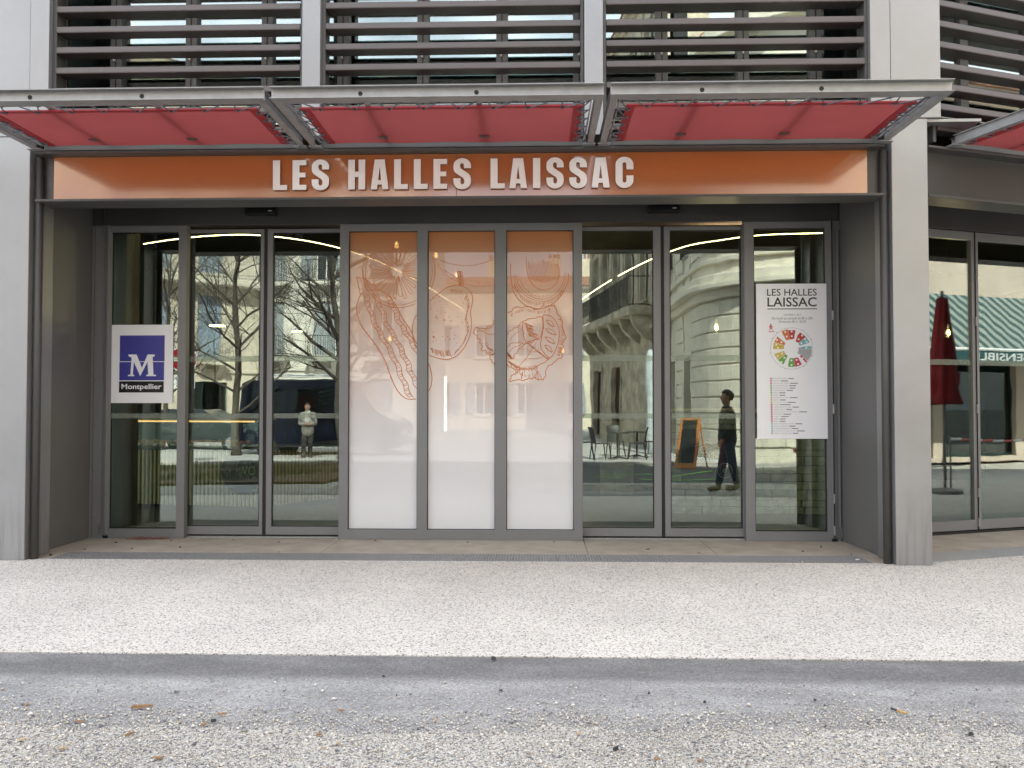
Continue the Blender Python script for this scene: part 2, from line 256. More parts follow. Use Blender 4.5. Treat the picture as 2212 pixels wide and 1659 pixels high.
# ------------------------------------------------------------------ mesh helpers
class MB:
    def __init__(s, M=None): s.v = []; s.f = []; s.M = M; s.mi = []; s.cur = 0
    def add(s, vs, fs):
        o = len(s.v); s.v += [tuple(p) for p in vs]; s.f += [tuple(o + i for i in f) for f in fs]; s.mi += [s.cur] * len(fs); return s
    def box(s, x0, x1, y0, y1, z0, z1):
        return s.add([(x0, y0, z0), (x1, y0, z0), (x1, y1, z0), (x0, y1, z0), (x0, y0, z1), (x1, y0, z1), (x1, y1, z1), (x0, y1, z1)],
                     [(0, 3, 2, 1), (4, 5, 6, 7), (0, 1, 5, 4), (1, 2, 6, 5), (2, 3, 7, 6), (3, 0, 4, 7)])
    def prism(s, pts, ax, a, b):          # pts: counter-clockwise polygon; ax: axis of extrusion
        n = len(pts); vs = []
        for t in (a, b):
            for p, q in pts: vs.append({'x': (t, p, q), 'y': (p, t, q), 'z': (p, q, t)}[ax])
        fs = [tuple(range(n))[::-1], tuple(range(n, 2 * n))] + [(i, (i + 1) % n, n + (i + 1) % n, n + i) for i in range(n)]
        if ax == 'y': fs = [f[::-1] for f in fs]
        return s.add(vs, fs)
    def grid(s, xs, zs, solid, y0, y1):   # plate in the xz plane with rectangular holes, one connected piece
        idx = {}; vs = []; fs = []
        def V(i, j, k):
            if (i, j, k) not in idx: idx[(i, j, k)] = len(vs); vs.append((xs[i], (y0, y1)[k], zs[j]))
            return idx[(i, j, k)]
        nx, nz = len(xs) - 1, len(zs) - 1
        S = lambda i, j: 0 <= i < nx and 0 <= j < nz and solid(0.5 * (xs[i] + xs[i + 1]), 0.5 * (zs[j] + zs[j + 1]))
        for i in range(nx):
            for j in range(nz):
                if not S(i, j): continue
                fs.append((V(i, j, 0), V(i + 1, j, 0), V(i + 1, j + 1, 0), V(i, j + 1, 0)))
                fs.append((V(i, j, 1), V(i, j + 1, 1), V(i + 1, j + 1, 1), V(i + 1, j, 1)))
                if not S(i - 1, j): fs.append((V(i, j, 0), V(i, j + 1, 0), V(i, j + 1, 1), V(i, j, 1)))
                if not S(i + 1, j): fs.append((V(i + 1, j, 0), V(i + 1, j, 1), V(i + 1, j + 1, 1), V(i + 1, j + 1, 0)))
                if not S(i, j - 1): fs.append((V(i, j, 0), V(i, j, 1), V(i + 1, j, 1), V(i + 1, j, 0)))
                if not S(i, j + 1): fs.append((V(i, j + 1, 0), V(i + 1, j + 1, 0), V(i + 1, j + 1, 1), V(i, j + 1, 1)))
        return s.add(vs, fs)
    def frame(s, x0, x1, z0, z1, holes, y0, y1):
        xs = sorted({x0, x1} | {h[0] for h in holes} | {h[1] for h in holes}); zs = sorted({z0, z1} | {h[2] for h in holes} | {h[3] for h in holes})
        return s.grid(xs, zs, lambda x, z: not any(h[0] < x < h[1] and h[2] < z < h[3] for h in holes), y0, y1)
    def tube(s, pts, r, n=6, closed=False):
        pts = [Vector(p) for p in pts]; rs = r if isinstance(r, (list, tuple)) else [r] * len(pts)
        vs = []; fs = []; prev = None
        for i, p in enumerate(pts):
            a = pts[max(0, i - 1)]; b = pts[min(len(pts) - 1, i + 1)]
            t = (b - a).normalized() if (b - a).length > 1e-9 else Vector((0, 0, 1))
            ref = Vector((0, 0, 1)) if abs(t.z) < 0.9 else Vector((1, 0, 0))
            if prev is not None:
                u = (prev - t * prev.dot(t)); u = u.normalized() if u.length > 1e-6 else t.cross(ref).normalized()
            else: u = t.cross(ref).normalized()
            prev = u; w = t.cross(u)
            for k in range(n):
                c, d = math.cos(2 * math.pi * k / n), math.sin(2 * math.pi * k / n); vs.append(p + (u * c + w * d) * rs[i])
        for i in range(len(pts) - 1):
            for k in range(n):
                fs.append((i * n + k, i * n + (k + 1) % n, (i + 1) * n + (k + 1) % n, (i + 1) * n + k))
        fs.append(tuple(range(n))[::-1]); fs.append(tuple((len(pts) - 1) * n + k for k in range(n)))
        return s.add(vs, fs)
    def lathe(s, prof, c=(0, 0, 0), n=16):
        vs = []; fs = []
        for r, z in prof:
            for k in range(n): vs.append((c[0] + r * math.cos(2 * math.pi * k / n), c[1] + r * math.sin(2 * math.pi * k / n), c[2] + z))
        m = len(prof)
        for i in range(m - 1):
            for k in range(n): fs.append((i * n + k, i * n + (k + 1) % n, (i + 1) * n + (k + 1) % n, (i + 1) * n + k))
        fs.append(tuple(range(n))[::-1]); fs.append(tuple((m - 1) * n + k for k in range(n)))
        return s.add(vs, fs)
    def ribbon(s, pts, w, y, th=0.0015):  # flat printed line in the xz plane
        n = len(pts); vs = []
        for i in range(n):
            a = pts[max(0, i - 1)]; b = pts[min(n - 1, i + 1)]; dx, dz = b[0] - a[0], b[1] - a[1]; L = math.hypot(dx, dz) or 1
            nx, nz = -dz / L * w / 2, dx / L * w / 2
            vs += [(pts[i][0] + nx, y, pts[i][1] + nz), (pts[i][0] - nx, y, pts[i][1] - nz)]
        return s.add(vs, [(2 * i, 2 * i + 1, 2 * i + 3, 2 * i + 2) for i in range(n - 1)])
    def build(s, name, m, parent=None, bevel=0.0, smooth=False, seg=2, local=False):
        vs = [s.M @ Vector(p) for p in s.v] if s.M is not None else [Vector(p) for p in s.v]
        off = Vector((0, 0, 0))
        if parent is None and vs and not local:
            lo = [min(p[k] for p in vs) for k in range(3)]; hi = [max(p[k] for p in vs) for k in range(3)]
            off = Vector(((lo[0] + hi[0]) / 2, (lo[1] + hi[1]) / 2, lo[2])); vs = [p - off for p in vs]
        me = bpy.data.meshes.new(name); me.from_pydata([tuple(p) for p in vs], [], s.f)
        ms = m if isinstance(m, (list, tuple)) else [m]
        for x in ms: me.materials.append(MATS[x])
        if len(ms) > 1: me.polygons.foreach_set('material_index', s.mi)
        o = link(name, me, parent, local); o.location = off
        if smooth: me.polygons.foreach_set('use_smooth', [True] * len(me.polygons))
        if bevel > 0:
            b = o.modifiers.new('bevel', 'BEVEL'); b.width = bevel; b.segments = seg; b.limit_method = 'ANGLE'; b.angle_limit = R(40)
        return o
def link(name, me, parent, local=False):
    o = bpy.data.objects.new(name, me); COL.objects.link(o)
    if parent is not None:
        o.parent = parent
        if parent.parent is None and not local: o.matrix_parent_inverse = Matrix.Translation(parent.location).inverted()
    return o
def tag(o, label=None, cat=None, group=None, kind=None):
    if label: o['label'] = label
    if cat: o['category'] = cat
    if group: o['group'] = group
    if kind: o['kind'] = kind
    return o
def thing(name, loc, label, cat, group=None):
    o = bpy.data.objects.new(name, None); COL.objects.link(o); o.location = loc; o.empty_display_size = 0.2
    return tag(o, label, cat, group)
def structure(name, mb, m, **k): return tag(mb.build(name, m, **k), kind='structure')
def copy_tree(o, parent=None):
    c = o.copy(); COL.objects.link(c)
    if parent is not None: c.parent = parent
    for ch in list(o.children): copy_tree(ch, c)
    return c
def place(a, x, y, z=0.0): return Matrix.Translation((x, y, z)) @ Matrix.Rotation(R(a), 4, 'Z')
def spline(pts, n=8, closed=False):
    P = [Vector((p[0], p[1])) for p in pts]; N = len(P); out = []
    for i in range(N if closed else N - 1):
        if closed: p0, p1, p2, p3 = P[(i - 1) % N], P[i], P[(i + 1) % N], P[(i + 2) % N]
        else: p0, p1, p2, p3 = P[max(0, i - 1)], P[i], P[i + 1], P[min(N - 1, i + 2)]
        for k in range(n):
            t = k / n
            q = 0.5 * ((2 * p1) + (p2 - p0) * t + (2 * p0 - 5 * p1 + 4 * p2 - p3) * t * t + (3 * p1 - p0 - 3 * p2 + p3) * t ** 3); out.append((q.x, q.y))
    out.append((P[0].x, P[0].y) if closed else (P[-1].x, P[-1].y))
    return out
def curve_mesh(loops=None, text=None, extrude=0.0, bold=0.0, bev=0.0):
    if text is not None:
        c = bpy.data.curves.new('t', 'FONT'); c.body = text; c.size = 1.0; c.offset = bold; c.resolution_u = 3
    else:
        c = bpy.data.curves.new('t', 'CURVE'); c.dimensions = '2D'; c.fill_mode = 'BOTH'
        for lp in loops:
            sp = c.splines.new('POLY'); sp.points.add(len(lp) - 1); sp.use_cyclic_u = True
            for q, p in zip(sp.points, lp): q.co = (p[0], p[1], 0, 1)
    c.extrude = extrude; c.bevel_depth = bev; c.bevel_resolution = 1
    o = bpy.data.objects.new('t', c); COL.objects.link(o)
    me = bpy.data.meshes.new_from_object(o.evaluated_get(bpy.context.evaluated_depsgraph_get()))
    vs = [tuple(v.co) for v in me.vertices]; fs = [tuple(p.vertices) for p in me.polygons]
    bpy.data.objects.remove(o); bpy.data.curves.remove(c); bpy.data.meshes.remove(me)
    return vs, fs
def flat(name, m, parent, y, x0, x1, z0, z1, loops=None, text=None, depth=0.002, bold=0.0, M=None, bev=0.0, fit=True, side=None, mb=None):
    """lettering or a printed shape standing in the xz plane, front face at y, facing -y"""
    vs, fs = curve_mesh(loops, text, extrude=0.5, bold=bold, bev=0)
    lo = [min(p[k] for p in vs) for k in (0, 1)]; hi = [max(p[k] for p in vs) for k in (0, 1)]
    if fit: f = lambda p: (x0 + (p[0] - lo[0]) / (hi[0] - lo[0]) * (x1 - x0), y + (0.5 - p[2]) * depth, z0 + (p[1] - lo[1]) / (hi[1] - lo[1]) * (z1 - z0))
    else: f = lambda p: (x0 + p[0] * (x1 - x0), y + (0.5 - p[2]) * depth, z0 + p[1] * (z1 - z0))
    b = mb or MB(M); b.add([f(p) for p in vs], fs)
    if mb is not None: return None
    if side:
        for i, fc in enumerate(fs):
            if not all(abs(vs[k][2] - 0.5) < 1e-4 for k in fc): b.mi[i] = 1
        return b.build(name, [m, side], parent)
    return b.build(name, m, parent)

# ------------------------------------------------------------------ ground
structure('ground', MB().box(-260, 260, -260, 260, -0.6, -0.16), 'road')
structure('pavement', MB().box(-40, 40, -4.545, -1.342, -0.15, 0.0), 'washed_concrete')
structure('pavement_right', MB().prism([(3.96, -1.3425), (60, -1.3425), (60, 19.1), (3.96, -1.293)], 'z', -0.15, 0.0), 'washed_concrete')
structure('pavement_left', MB().prism([(-60, -1.3425), (-5.66, -1.3425), (-5.66, -1.293), (-60, 18.5)], 'z', -0.15, 0.0), 'washed_concrete')
structure('asphalt_strip', MB().box(-40, 40, -6.0, -4.549, -0.15, -0.006), 'patch_asphalt')
# the gravel yard with an uneven front edge, thinning out over the asphalt
gx = np.linspace(-40, 40, 801); ge = -5.74 + 0.03 * np.sin(gx * 1.3) + 0.03 * np.sin(gx * 3.7 + 1) + 0.03 * np.sin(gx * 9.1) + 0.03 * np.sin(gx * 23.0)
gm = MB(); vs = []; fs = []
for i, x in enumerate(gx): vs += [(x, ge[i], -0.002), (x, -7.02, -0.002)]
gm.add(vs, [(2 * i, 2 * i + 1, 2 * i + 3, 2 * i + 2) for i in range(len(gx) - 1)])
structure('gravel_yard', gm, 'gravel_ground')
structure('gravel_bed', MB().box(-40, 40, -7.1, -6.004, -0.15, -0.012), 'gravel_ground')
structure('roadway', MB().box(-40, 40, -11.69, -7.104, -0.15, -0.008), 'road')
structure('far_pavement', MB().box(-60, 60, -60, -12.0, -0.15, 0.10), 'far_paving')
kb = MB().box(-60, 60, -11.996, -11.7, -0.15, 0.11); structure('kerb', kb, 'kerb_stone', bevel=0.02)

# loose gravel: one mass of small stones
def gravel():
    N = 125000
    x = rng.uniform(-4.0, 4.2, N); y = -5.0 - 1.75 * rng.random(N) ** 0.8
    edge = -5.52 + 0.06 * np.sin(x * 1.3) + 0.04 * np.sin(x * 3.7 + 1) + 0.04 * np.sin(x * 9.1) + rng.normal(0, 0.11, N)
    k = (y < edge) | (rng.random(N) < 0.10); x, y = x[k], y[k]; N = len(x)
    s = np.clip(rng.lognormal(math.log(0.0030), 0.42, N), 0.002, 0.011); big = rng.random(N) < 0.006; s[big] *= 1.7
    base = np.array([(1, 0, 0), (0, 1, 0), (-1, 0, 0), (0, -1, 0), (0, 0, 1), (0, 0, -1)], float)
    F = np.array([(0, 1, 4), (1, 2, 4), (2, 3, 4), (3, 0, 4), (1, 0, 5), (2, 1, 5), (3, 2, 5), (0, 3, 5)])
    a = rng.uniform(0, 2 * np.pi, N); ca, sa = np.cos(a), np.sin(a)
    sx = s * rng.uniform(0.8, 1.6, N); sy = s * rng.uniform(0.7, 1.2, N); sz = s * rng.uniform(0.5, 0.95, N)
    P = base[None] * np.stack([sx, sy, sz], 1)[:, None] * rng.uniform(0.8, 1.25, (N, 6, 1)) + rng.normal(0, 0.16, (N, 6, 3)) * s[:, None, None]
    X = P[..., 0] * ca[:, None] - P[..., 1] * sa[:, None] + x[:, None]; Y = P[..., 0] * sa[:, None] + P[..., 1] * ca[:, None] + y[:, None]; Z = P[..., 2] + sz[:, None] * 0.6 - 0.002
    V = np.stack([X, Y, Z], -1).reshape(-1, 3); FF = (F[None] + 6 * np.arange(N)[:, None, None]).reshape(-1, 3)
    me = bpy.data.meshes.new('gravel'); me.vertices.add(len(V)); me.vertices.foreach_set('co', V.ravel())
    me.loops.add(FF.size); me.loops.foreach_set('vertex_index', FF.ravel().astype(np.int32))
    me.polygons.add(len(FF)); me.polygons.foreach_set('loop_start', np.arange(0, FF.size, 3, dtype=np.int32)); me.polygons.foreach_set('loop_total', np.full(len(FF), 3, np.int32))
    me.update(); me.validate()
    pal = np.array([(0.64, 0.59, 0.51), (0.58, 0.53, 0.45), (0.70, 0.66, 0.61), (0.50, 0.44, 0.37), (0.28, 0.28, 0.30), (0.17, 0.17, 0.19), (0.40, 0.37, 0.34), (0.36, 0.24, 0.17)])
    ci = rng.choice(8, N, p=[.24, .18, .16, .12, .14, .08, .065, .015]); c = pal[ci] * rng.uniform(0.95, 1.2, (N, 1)); c[big] = c[big] * 0.55
    at = me.color_attributes.new('Col', 'FLOAT_COLOR', 'POINT'); at.data.foreach_set('color', np.repeat(np.concatenate([c, np.ones((N, 1))], 1), 6, 0).ravel())
    me.materials.append(MATS['gravel_stone'])
    o = bpy.data.objects.new('gravel', me); COL.objects.link(o); tag(o, 'loose pale and grey gravel stones in the foreground', 'gravel', kind='stuff')
gravel()

# threshold of the recess: concrete slabs with open joints
JX = [-5.40, -2.345, 0.555, 1.93, 3.64]
fl = structure('threshold', MB().box(-5.40, 3.64, -0.925, 0.2, -0.2, -0.03), 'channel_dark')
for a, b in zip(JX[:-1], JX[1:]): MB().box(a + 0.003, b - 0.003, -0.925, 0.19, -0.029, 0.0).build('slab', 'threshold_concrete', fl, bevel=0.004)
for a, b in ((-5.40, -5.088), (3.413, 3.66)): MB().box(a, b, -1.340, -0.928, -0.03, -0.002).build('slab', 'threshold_concrete', fl)
# drain channel and its gratings
dr = thing('drain_channel', (-0.83, -1.132, -0.12), 'long steel slot drain along the recess threshold', 'drain')
MB().box(-5.086, 3.411, -1.340, -0.927, -0.14, -0.12).build('channel', 'channel_dark', dr)
GW = 1.062
def grate_mesh():
    b = MB(); b.box(0.002, GW - 0.002, -0.203, -0.195, -0.025, 0); b.box(0.002, GW - 0.002, 0.195, 0.203, -0.025, 0)
    for k in range(1, 8): yy = -0.199 + 0.398 * k / 8; b.box(0.006, GW - 0.006, yy - 0.004, yy + 0.004, -0.022, -0.001)
    for k in range(36):
        xx = 0.004 + (GW - 0.013) * k / 35; b.box(xx, xx + 0.007, -0.195, 0.195, -0.023, 0.0005)
    return b
gr0 = None
for k in range(8):
    if gr0 is None: gr0 = grate_mesh().build('grate', 'grate_steel', dr, local=True); o = gr0
    else: o = gr0.copy(); COL.objects.link(o)
    o.location = (-5.085 + GW * k + 0.83, 0.0, 0.12)

# ------------------------------------------------------------------ market hall
HX, HY, HR = -0.85, 24.78, 26.6
hall = thing('market_hall', (-0.85, -1.4, 0), 'grey steel market hall front with louvred upper floor and recessed glass doors', 'building')
def P(mb, name, m, bevel=0.004, parent=hall, **k): return mb.build(name, m, parent, bevel=bevel, **k)
P(MB().box(-5.65, -5.28, -1.44, -1.0, 0, 4.40), 'column', 'steel', 0.006); P(MB().box(-5.80, -5.292, -1.445, -1.0, 4.403, 8.3), 'column', 'steel', 0.006)
P(MB().box(3.59, 3.95, -1.44, -1.0, 0, 4.50), 'column', 'steel', 0.006); P(MB().box(3.588, 4.085, -1.45, -1.0, 4.503, 8.3), 'column', 'steel', 0.006)
P(MB().box(3.588, 4.50, -1.42, -0.98, 4.47, 4.499), 'ledge', 'galvanised', 0)
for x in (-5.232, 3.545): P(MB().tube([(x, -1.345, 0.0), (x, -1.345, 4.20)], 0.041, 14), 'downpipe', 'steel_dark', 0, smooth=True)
P(MB().box(-5.55, -5.40, -0.998, 0.2, 0, 4.45), 'recess_wall', 'steel_shaded'); P(MB().prism([(3.66, -0.998), (3.80, -0.998), (3.80, 0.2), (3.575, 0.2)], 'z', 0, 4.45), 'recess_wall', 'steel_shaded')
# the I-girder over the recess
g = MB(); yf0, yf1, yw0, yw1, z0, z1 = -1.46, -1.14, -1.31, -1.295, 3.715, 4.24
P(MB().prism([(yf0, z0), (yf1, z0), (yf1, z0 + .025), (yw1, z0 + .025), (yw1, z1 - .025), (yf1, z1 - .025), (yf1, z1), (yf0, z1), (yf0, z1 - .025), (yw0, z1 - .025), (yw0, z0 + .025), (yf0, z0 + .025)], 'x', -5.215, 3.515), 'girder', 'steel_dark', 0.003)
P(MB().box(-5.395, 3.57, -1.13, 0.0, 4.28, 4.30), 'soffit', 'header_shaded', 0)
P(MB().box(-5.395, 3.57, 0.0, 0.2, 3.783, 4.28), 'header', 'header_shaded', 0.003)
P(MB().box(-5.395, 3.57, -0.012, 0.0, 4.02, 4.06), 'header_trim', 'header_shaded', 0.002)
# windows and doors of the recess
def bands(par, x0, x1, y, M=None):
    for za, zb in ((1.44, 1.50), (2.13, 2.20)): MB(M).box(x0, x1, y - 0.003, y - 0.0005, za, zb).build('marking_band', 'marking_film', par)
def side_window(x0, x1, hx0, hx1, sx):
    f = P(MB().frame(x0, x1, 0.0, 3.78, [(hx0, hx1, 0.112, 3.70)], 0.0, 0.10), 'side_window', 'steel_frame', 0.004)
    MB().box(hx0, hx1, 0.045, 0.055, 0.112, 3.70).build('pane', 'glass', f); bands(f, hx0, hx1, 0.045)
    MB().frame(hx0, hx1, 0.112, 3.70, [(hx0 + 0.012, hx1 - 0.012, 0.124, 3.688)], 0.035, 0.044).build('gasket', 'black_rubber', f)
    s = -5.36 if sx < 0 else 3.535
    MB().box(s - 0.0015, s + 0.0015, -0.0025, 0.0, 0.0, 3.78).build('seam', 'black_rubber', f)
    for k in range(7): MB().tube([(s + 0.02 * -sx, -0.004, 0.25 + k * 0.55), (s + 0.02 * -sx, 0.001, 0.25 + k * 0.55)], 0.006, 8).build('screw', 'steel_dark', f)
    return f
side_window(-5.398, -4.235, -5.24, -4.335, -1); side_window(2.465, 3.573, 2.578, 3.42, 1)
def leaf(x0, x1, hx0, hx1):
    f = P(MB().frame(x0, x1, 0.032, 3.75, [(hx0, hx1, 0.13, 3.705)], 0.105, 0.165), 'sliding_door', 'steel_frame', 0.004)
    MB().box(hx0, hx1, 0.130, 0.140, 0.13, 3.705).build('pane', 'glass', f); bands(f, hx0, hx1, 0.130)
    MB().frame(hx0, hx1, 0.13, 3.705, [(hx0 + 0.010, hx1 - 0.010, 0.140, 3.695)], 0.118, 0.128).build('gasket', 'black_rubber', f)
    return f
lv = [leaf(-4.33, -3.322, -4.25, -3.365), leaf(-3.280, -2.28, -3.212, -2.345), leaf(0.47, 1.494, 0.535, 1.405), leaf(1.534, 2.53, 1.602, 2.455)]
for x in (-3.301, 1.514): P(MB().box(x - 0.019, x + 0.019, 0.118, 0.155, 0.02, 3.76), 'brush_seal', 'black_rubber', 0)
for a, b in ((-4.33, -2.28), (0.47, 2.53)):
    P(MB().box(a, b, 0.09, 0.19, 0.0, 0.012), 'door_track', 'grate_steel', 0.002); P(MB().box(a, b, 0.17, 0.19, 0.013, 0.031), 'track_gap', 'black_rubber', 0)
H3 = [(-2.257, -1.429), (-1.305, -0.496), (-0.360, 0.441)]
cf = P(MB().frame(-2.364, 0.545, 0.0, 3.78, [(a, b, 0.116, 3.693) for a, b in H3], -0.012, 0.10), 'fixed_window', 'steel_frame', 0.004)
for a, b in H3:
    MB().box(a, b, 0.045, 0.055, 0.116, 3.693).build('pane', 'glass_clear', cf)
    MB().frame(a, b, 0.116, 3.693, [(a + 0.007, b - 0.007, 0.123, 3.686)], 0.030, 0.039).build('gasket', 'black_rubber', cf)
    MB().box(a, b, 0.0405, 0.0435, 0.116, 3.693).build('printed_film', 'printed_film', cf)
# ink drawing of fruit and vegetables on the three films
CXm = lambda c: -2.485 + c[0] * 0.001515
CZm = lambda c: 4.0255 - c[1] * 0.00151
strokes = []
def st(pts, w=0.0065, smooth=True, closed=False):
    p = spline(pts, 6, closed) if smooth and len(pts) > 2 else (pts + [pts[0]] if closed else pts)
    strokes.append(([(CXm(q), CZm(q)) for q in p], w * 1.25))
def hatch(a, b, n, ln, ang, w=0.004, jit=0.3):   # short parallel strokes along a path
    path = spline(a, 10)
    for k in range(n):
        q = path[int((k + 0.5) / n * (len(path) - 1))]; L = ln * (1 + jit * random.uniform(-1, 1)); A = R(ang + random.uniform(-8, 8))
        st([(q[0], q[1]), (q[0] + L * math.cos(A), q[1] + L * math.sin(A))], w, False)
# orange slice
def arc(cx, cy, r, a0, a1, n=40, ry=None): return [(cx + r * math.cos(R(a0 + (a1 - a0) * k / n)), cy + (ry or r) * math.sin(R(a0 + (a1 - a0) * k / n))) for k in range(n + 1)]
st(arc(545, 540, 290, 0, 360), 0.007, False); st(arc(545, 540, 268, -10, 200), 0.0055, False)
for k in range(26):
    a = 360 / 26 * k + random.uniform(-3, 3); c, s_ = math.cos(R(a)), math.sin(R(a)); r0, r1 = random.uniform(35, 60), random.uniform(190, 232); wd = random.uniform(9, 17)
    pt = lambda r, o: (530 + r * c - o * s_, 540 + r * s_ + o * c)
    st([pt(r0, 0), pt((r0 + r1) / 2, wd * 0.7), pt(r1 - 15, wd), pt(r1, 0), pt(r1 - 15, -wd), pt((r0 + r1) / 2, -wd * 0.7), pt(r0, 0)], 0.0055)
# striped marrow
st([(262, 700), (222, 760), (210, 850), (240, 960), (310, 1060), (380, 1150), (440, 1260), (480, 1370), (530, 1480), (590, 1545), (650, 1560), (720, 1545), (785, 1495), (812, 1400), (790, 1290), (740, 1210), (690, 1120), (640, 1010), (580, 920), (535, 830), (470, 740), (400, 690)], 0.0085)
st([(205, 585), (222, 650), (235, 720)], 0.0075); st([(205, 585), (250, 592), (300, 612)], 0.0075); st([(300, 612), (350, 660), (410, 695)], 0.0075); st([(235, 720), (300, 690), (400, 690)], 0.006)
for d in (25, 50, 75): st([(205 + d, 588), (240 + d, 650), (265 + d * 1.6, 700)], 0.0055)
for path, n in (([(262, 720), (300, 840), (345, 960), (400, 1060), (470, 1180), (530, 1310), (580, 1440), (630, 1545)], 46), ([(335, 715), (390, 830), (430, 950), (500, 1070), (560, 1180), (610, 1290), (650, 1390), (700, 1480)], 42), ([(440, 735), (490, 830), (530, 930), (585, 1020), (640, 1110), (690, 1200)], 30)):
    sp = spline(path, 10); wv = [8 * math.sin(i * 0.55) for i in range(len(sp))]
    st([(q[0] - 6 + w_, q[1]) for q, w_ in zip(sp, wv)], 0.0065, False); st([(q[0] + 32 + w_, q[1]) for q, w_ in zip(sp, wv)], 0.0065, False)
    for k in range(n): q = sp[int((k + .5) / n * (len(sp) - 1))]; st([(q[0] - 2, q[1] + 6), (q[0] + 30, q[1] - 6)], 0.0055, False)
hatch([(235, 780), (240, 930), (330, 1080), (430, 1260), (500, 1420), (560, 1520)], 0, 26, 14, 80, 0.004); hatch([(545, 850), (610, 980), (690, 1140)], 0, 14, 22, 80, 0.004)
# pear
st([(700, 880), (780, 790), (860, 720), (950, 662), (1040, 655), (1105, 690), (1135, 760), (1118, 860), (1125, 960), (1110, 1060), (1060, 1160), (1000, 1220), (930, 1243), (850, 1232), (780, 1205), (700, 1160), (662, 1080), (655, 990), (675, 910), (700, 880)], 0.008)
st([(1015, 540), (1022, 600), (1030, 655)], 0.009); st([(1050, 545), (1052, 600), (1058, 655)], 0.009); st([(1033, 542), (1040, 655)], 0.016, False); st([(1015, 540), (1050, 545)], 0.008, False)
hatch([(1090, 720), (1110, 800), (1090, 900), (1105, 1000), (1060, 1110), (1000, 1180)], 0, 34, 34, 118, 0.0055); hatch([(800, 1150), (870, 1170), (950, 1170)], 0, 18, 46, 72, 0.005); hatch([(960, 680), (1060, 690)], 0, 10, 26, 95, 0.0045)
for k in range(42):
    a, b = random.uniform(800, 1060), random.uniform(730, 1120); st([(a, b), (a + random.uniform(4, 9), b + random.uniform(6, 12))], 0.006, False)
# wide bowl-shaped fruit behind
st([(830, 440), (915, 560), (1050, 635), (1200, 660), (1330, 640), (1420, 590)], 0.005); st([(850, 440), (960, 480), (1120, 495), (1300, 450)], 0.0045); hatch([(900, 520), (1050, 600), (1280, 620)], 0, 26, 26, 60, 0.0035)
# halved fruit with a stone
st([(1435, 480), (1436, 560), (1455, 690), (1520, 790), (1620, 838), (1720, 832), (1830, 745), (1888, 630), (1893, 560)], 0.008)
st([(1475, 560), (1500, 650), (1560, 720), (1650, 762), (1740, 755), (1820, 690), (1862, 600), (1866, 550)], 0.006); st([(1460, 575), (1490, 670), (1555, 740), (1650, 778), (1745, 770), (1835, 700), (1878, 600)], 0.005)
st([(1560, 430), (1562, 520), (1590, 620), (1650, 680), (1720, 692), (1790, 650), (1822, 570), (1810, 490)], 0.007)
for k in range(24): a = 1575 + k * 10; st([(a, 470 + random.uniform(-20, 20)), (a + 8, 560), (a + 22 - k * 0.6, 640 - abs(k - 11) * 3)], 0.0045)
hatch([(1465, 640), (1530, 740), (1640, 785), (1760, 765), (1850, 690)], 0, 44, 30, 95, 0.0048); hatch([(1500, 600), (1560, 690), (1650, 735), (1750, 720)], 0, 20, 22, 60, 0.004)
# cabbage: curled outer leaves, layered inner leaves with veins
def wavy(pts, amp, fr, w=0.008):
    p = spline(pts, 10); o = []
    for i, q in enumerate(p):
        u, v = p[max(0, i - 1)], p[min(len(p) - 1, i + 1)]; dx, dy = v[0] - u[0], v[1] - u[1]; L = math.hypot(dx, dy) or 1; k = amp * (math.sin(i * fr) + 0.5 * math.sin(i * fr * 2.3 + 1)); o.append((q[0] - dy / L * k, q[1] + dx / L * k))
    st(o, w, False)
wavy([(1395, 935), (1425, 865), (1520, 825), (1650, 842), (1760, 815), (1825, 910), (1865, 1060), (1842, 1150), (1832, 1230), (1740, 1295), (1690, 1412)], 7, 0.7)
wavy([(1690, 1412), (1620, 1392), (1560, 1402), (1430, 1412), (1465, 1360), (1510, 1330)], 6, 0.8); wavy([(1510, 1330), (1440, 1310), (1395, 1270)], 4, 0.8)
wavy([(1310, 932), (1265, 985), (1145, 1005), (1165, 1060), (1195, 1100), (1215, 1170), (1270, 1195), (1310, 1200)], 8, 0.8, 0.0075); wavy([(1310, 1205), (1270, 1212), (1285, 1255), (1310, 1285)], 4, 0.9, 0.0075)
st([(1165, 1012), (1215, 1020), (1260, 1045), (1305, 1040)], 0.0055); st([(1215, 1020), (1250, 1000), (1290, 985)], 0.0045); st([(1225, 1030), (1235, 1090), (1260, 1130)], 0.0045); hatch([(1230, 1110), (1260, 1150), (1300, 1160)], 0, 16, 26, 60, 0.0045)
wavy([(1530, 940), (1600, 920), (1682, 912), (1692, 1000), (1660, 1075), (1600, 1092), (1560, 1110), (1540, 1060), (1530, 1010), (1530, 940)], 3, 0.6, 0.0075); hatch([(1545, 950), (1560, 1000), (1580, 1060)], 0, 18, 80, 25, 0.0045)
st([(1692, 890), (1760, 905), (1812, 985), (1818, 1080), (1790, 1170), (1745, 1232), (1690, 1180), (1672, 1130), (1690, 1010), (1692, 890)], 0.0075)
for (u, v, e, f) in ((1715, 930, 1780, 985), (1710, 1000, 1795, 1050), (1705, 1065, 1785, 1120), (1705, 1130, 1765, 1185)): st([(u, v), ((u + e) / 2 + 10, (v + f) / 2 - 14), (e, f), ((u + e) / 2 - 8, (v + f) / 2 + 12), (u, v)], 0.006); hatch([(u + 10, v + 14), (e - 8, f - 6)], 0, 5, 14, 70, 0.0045)
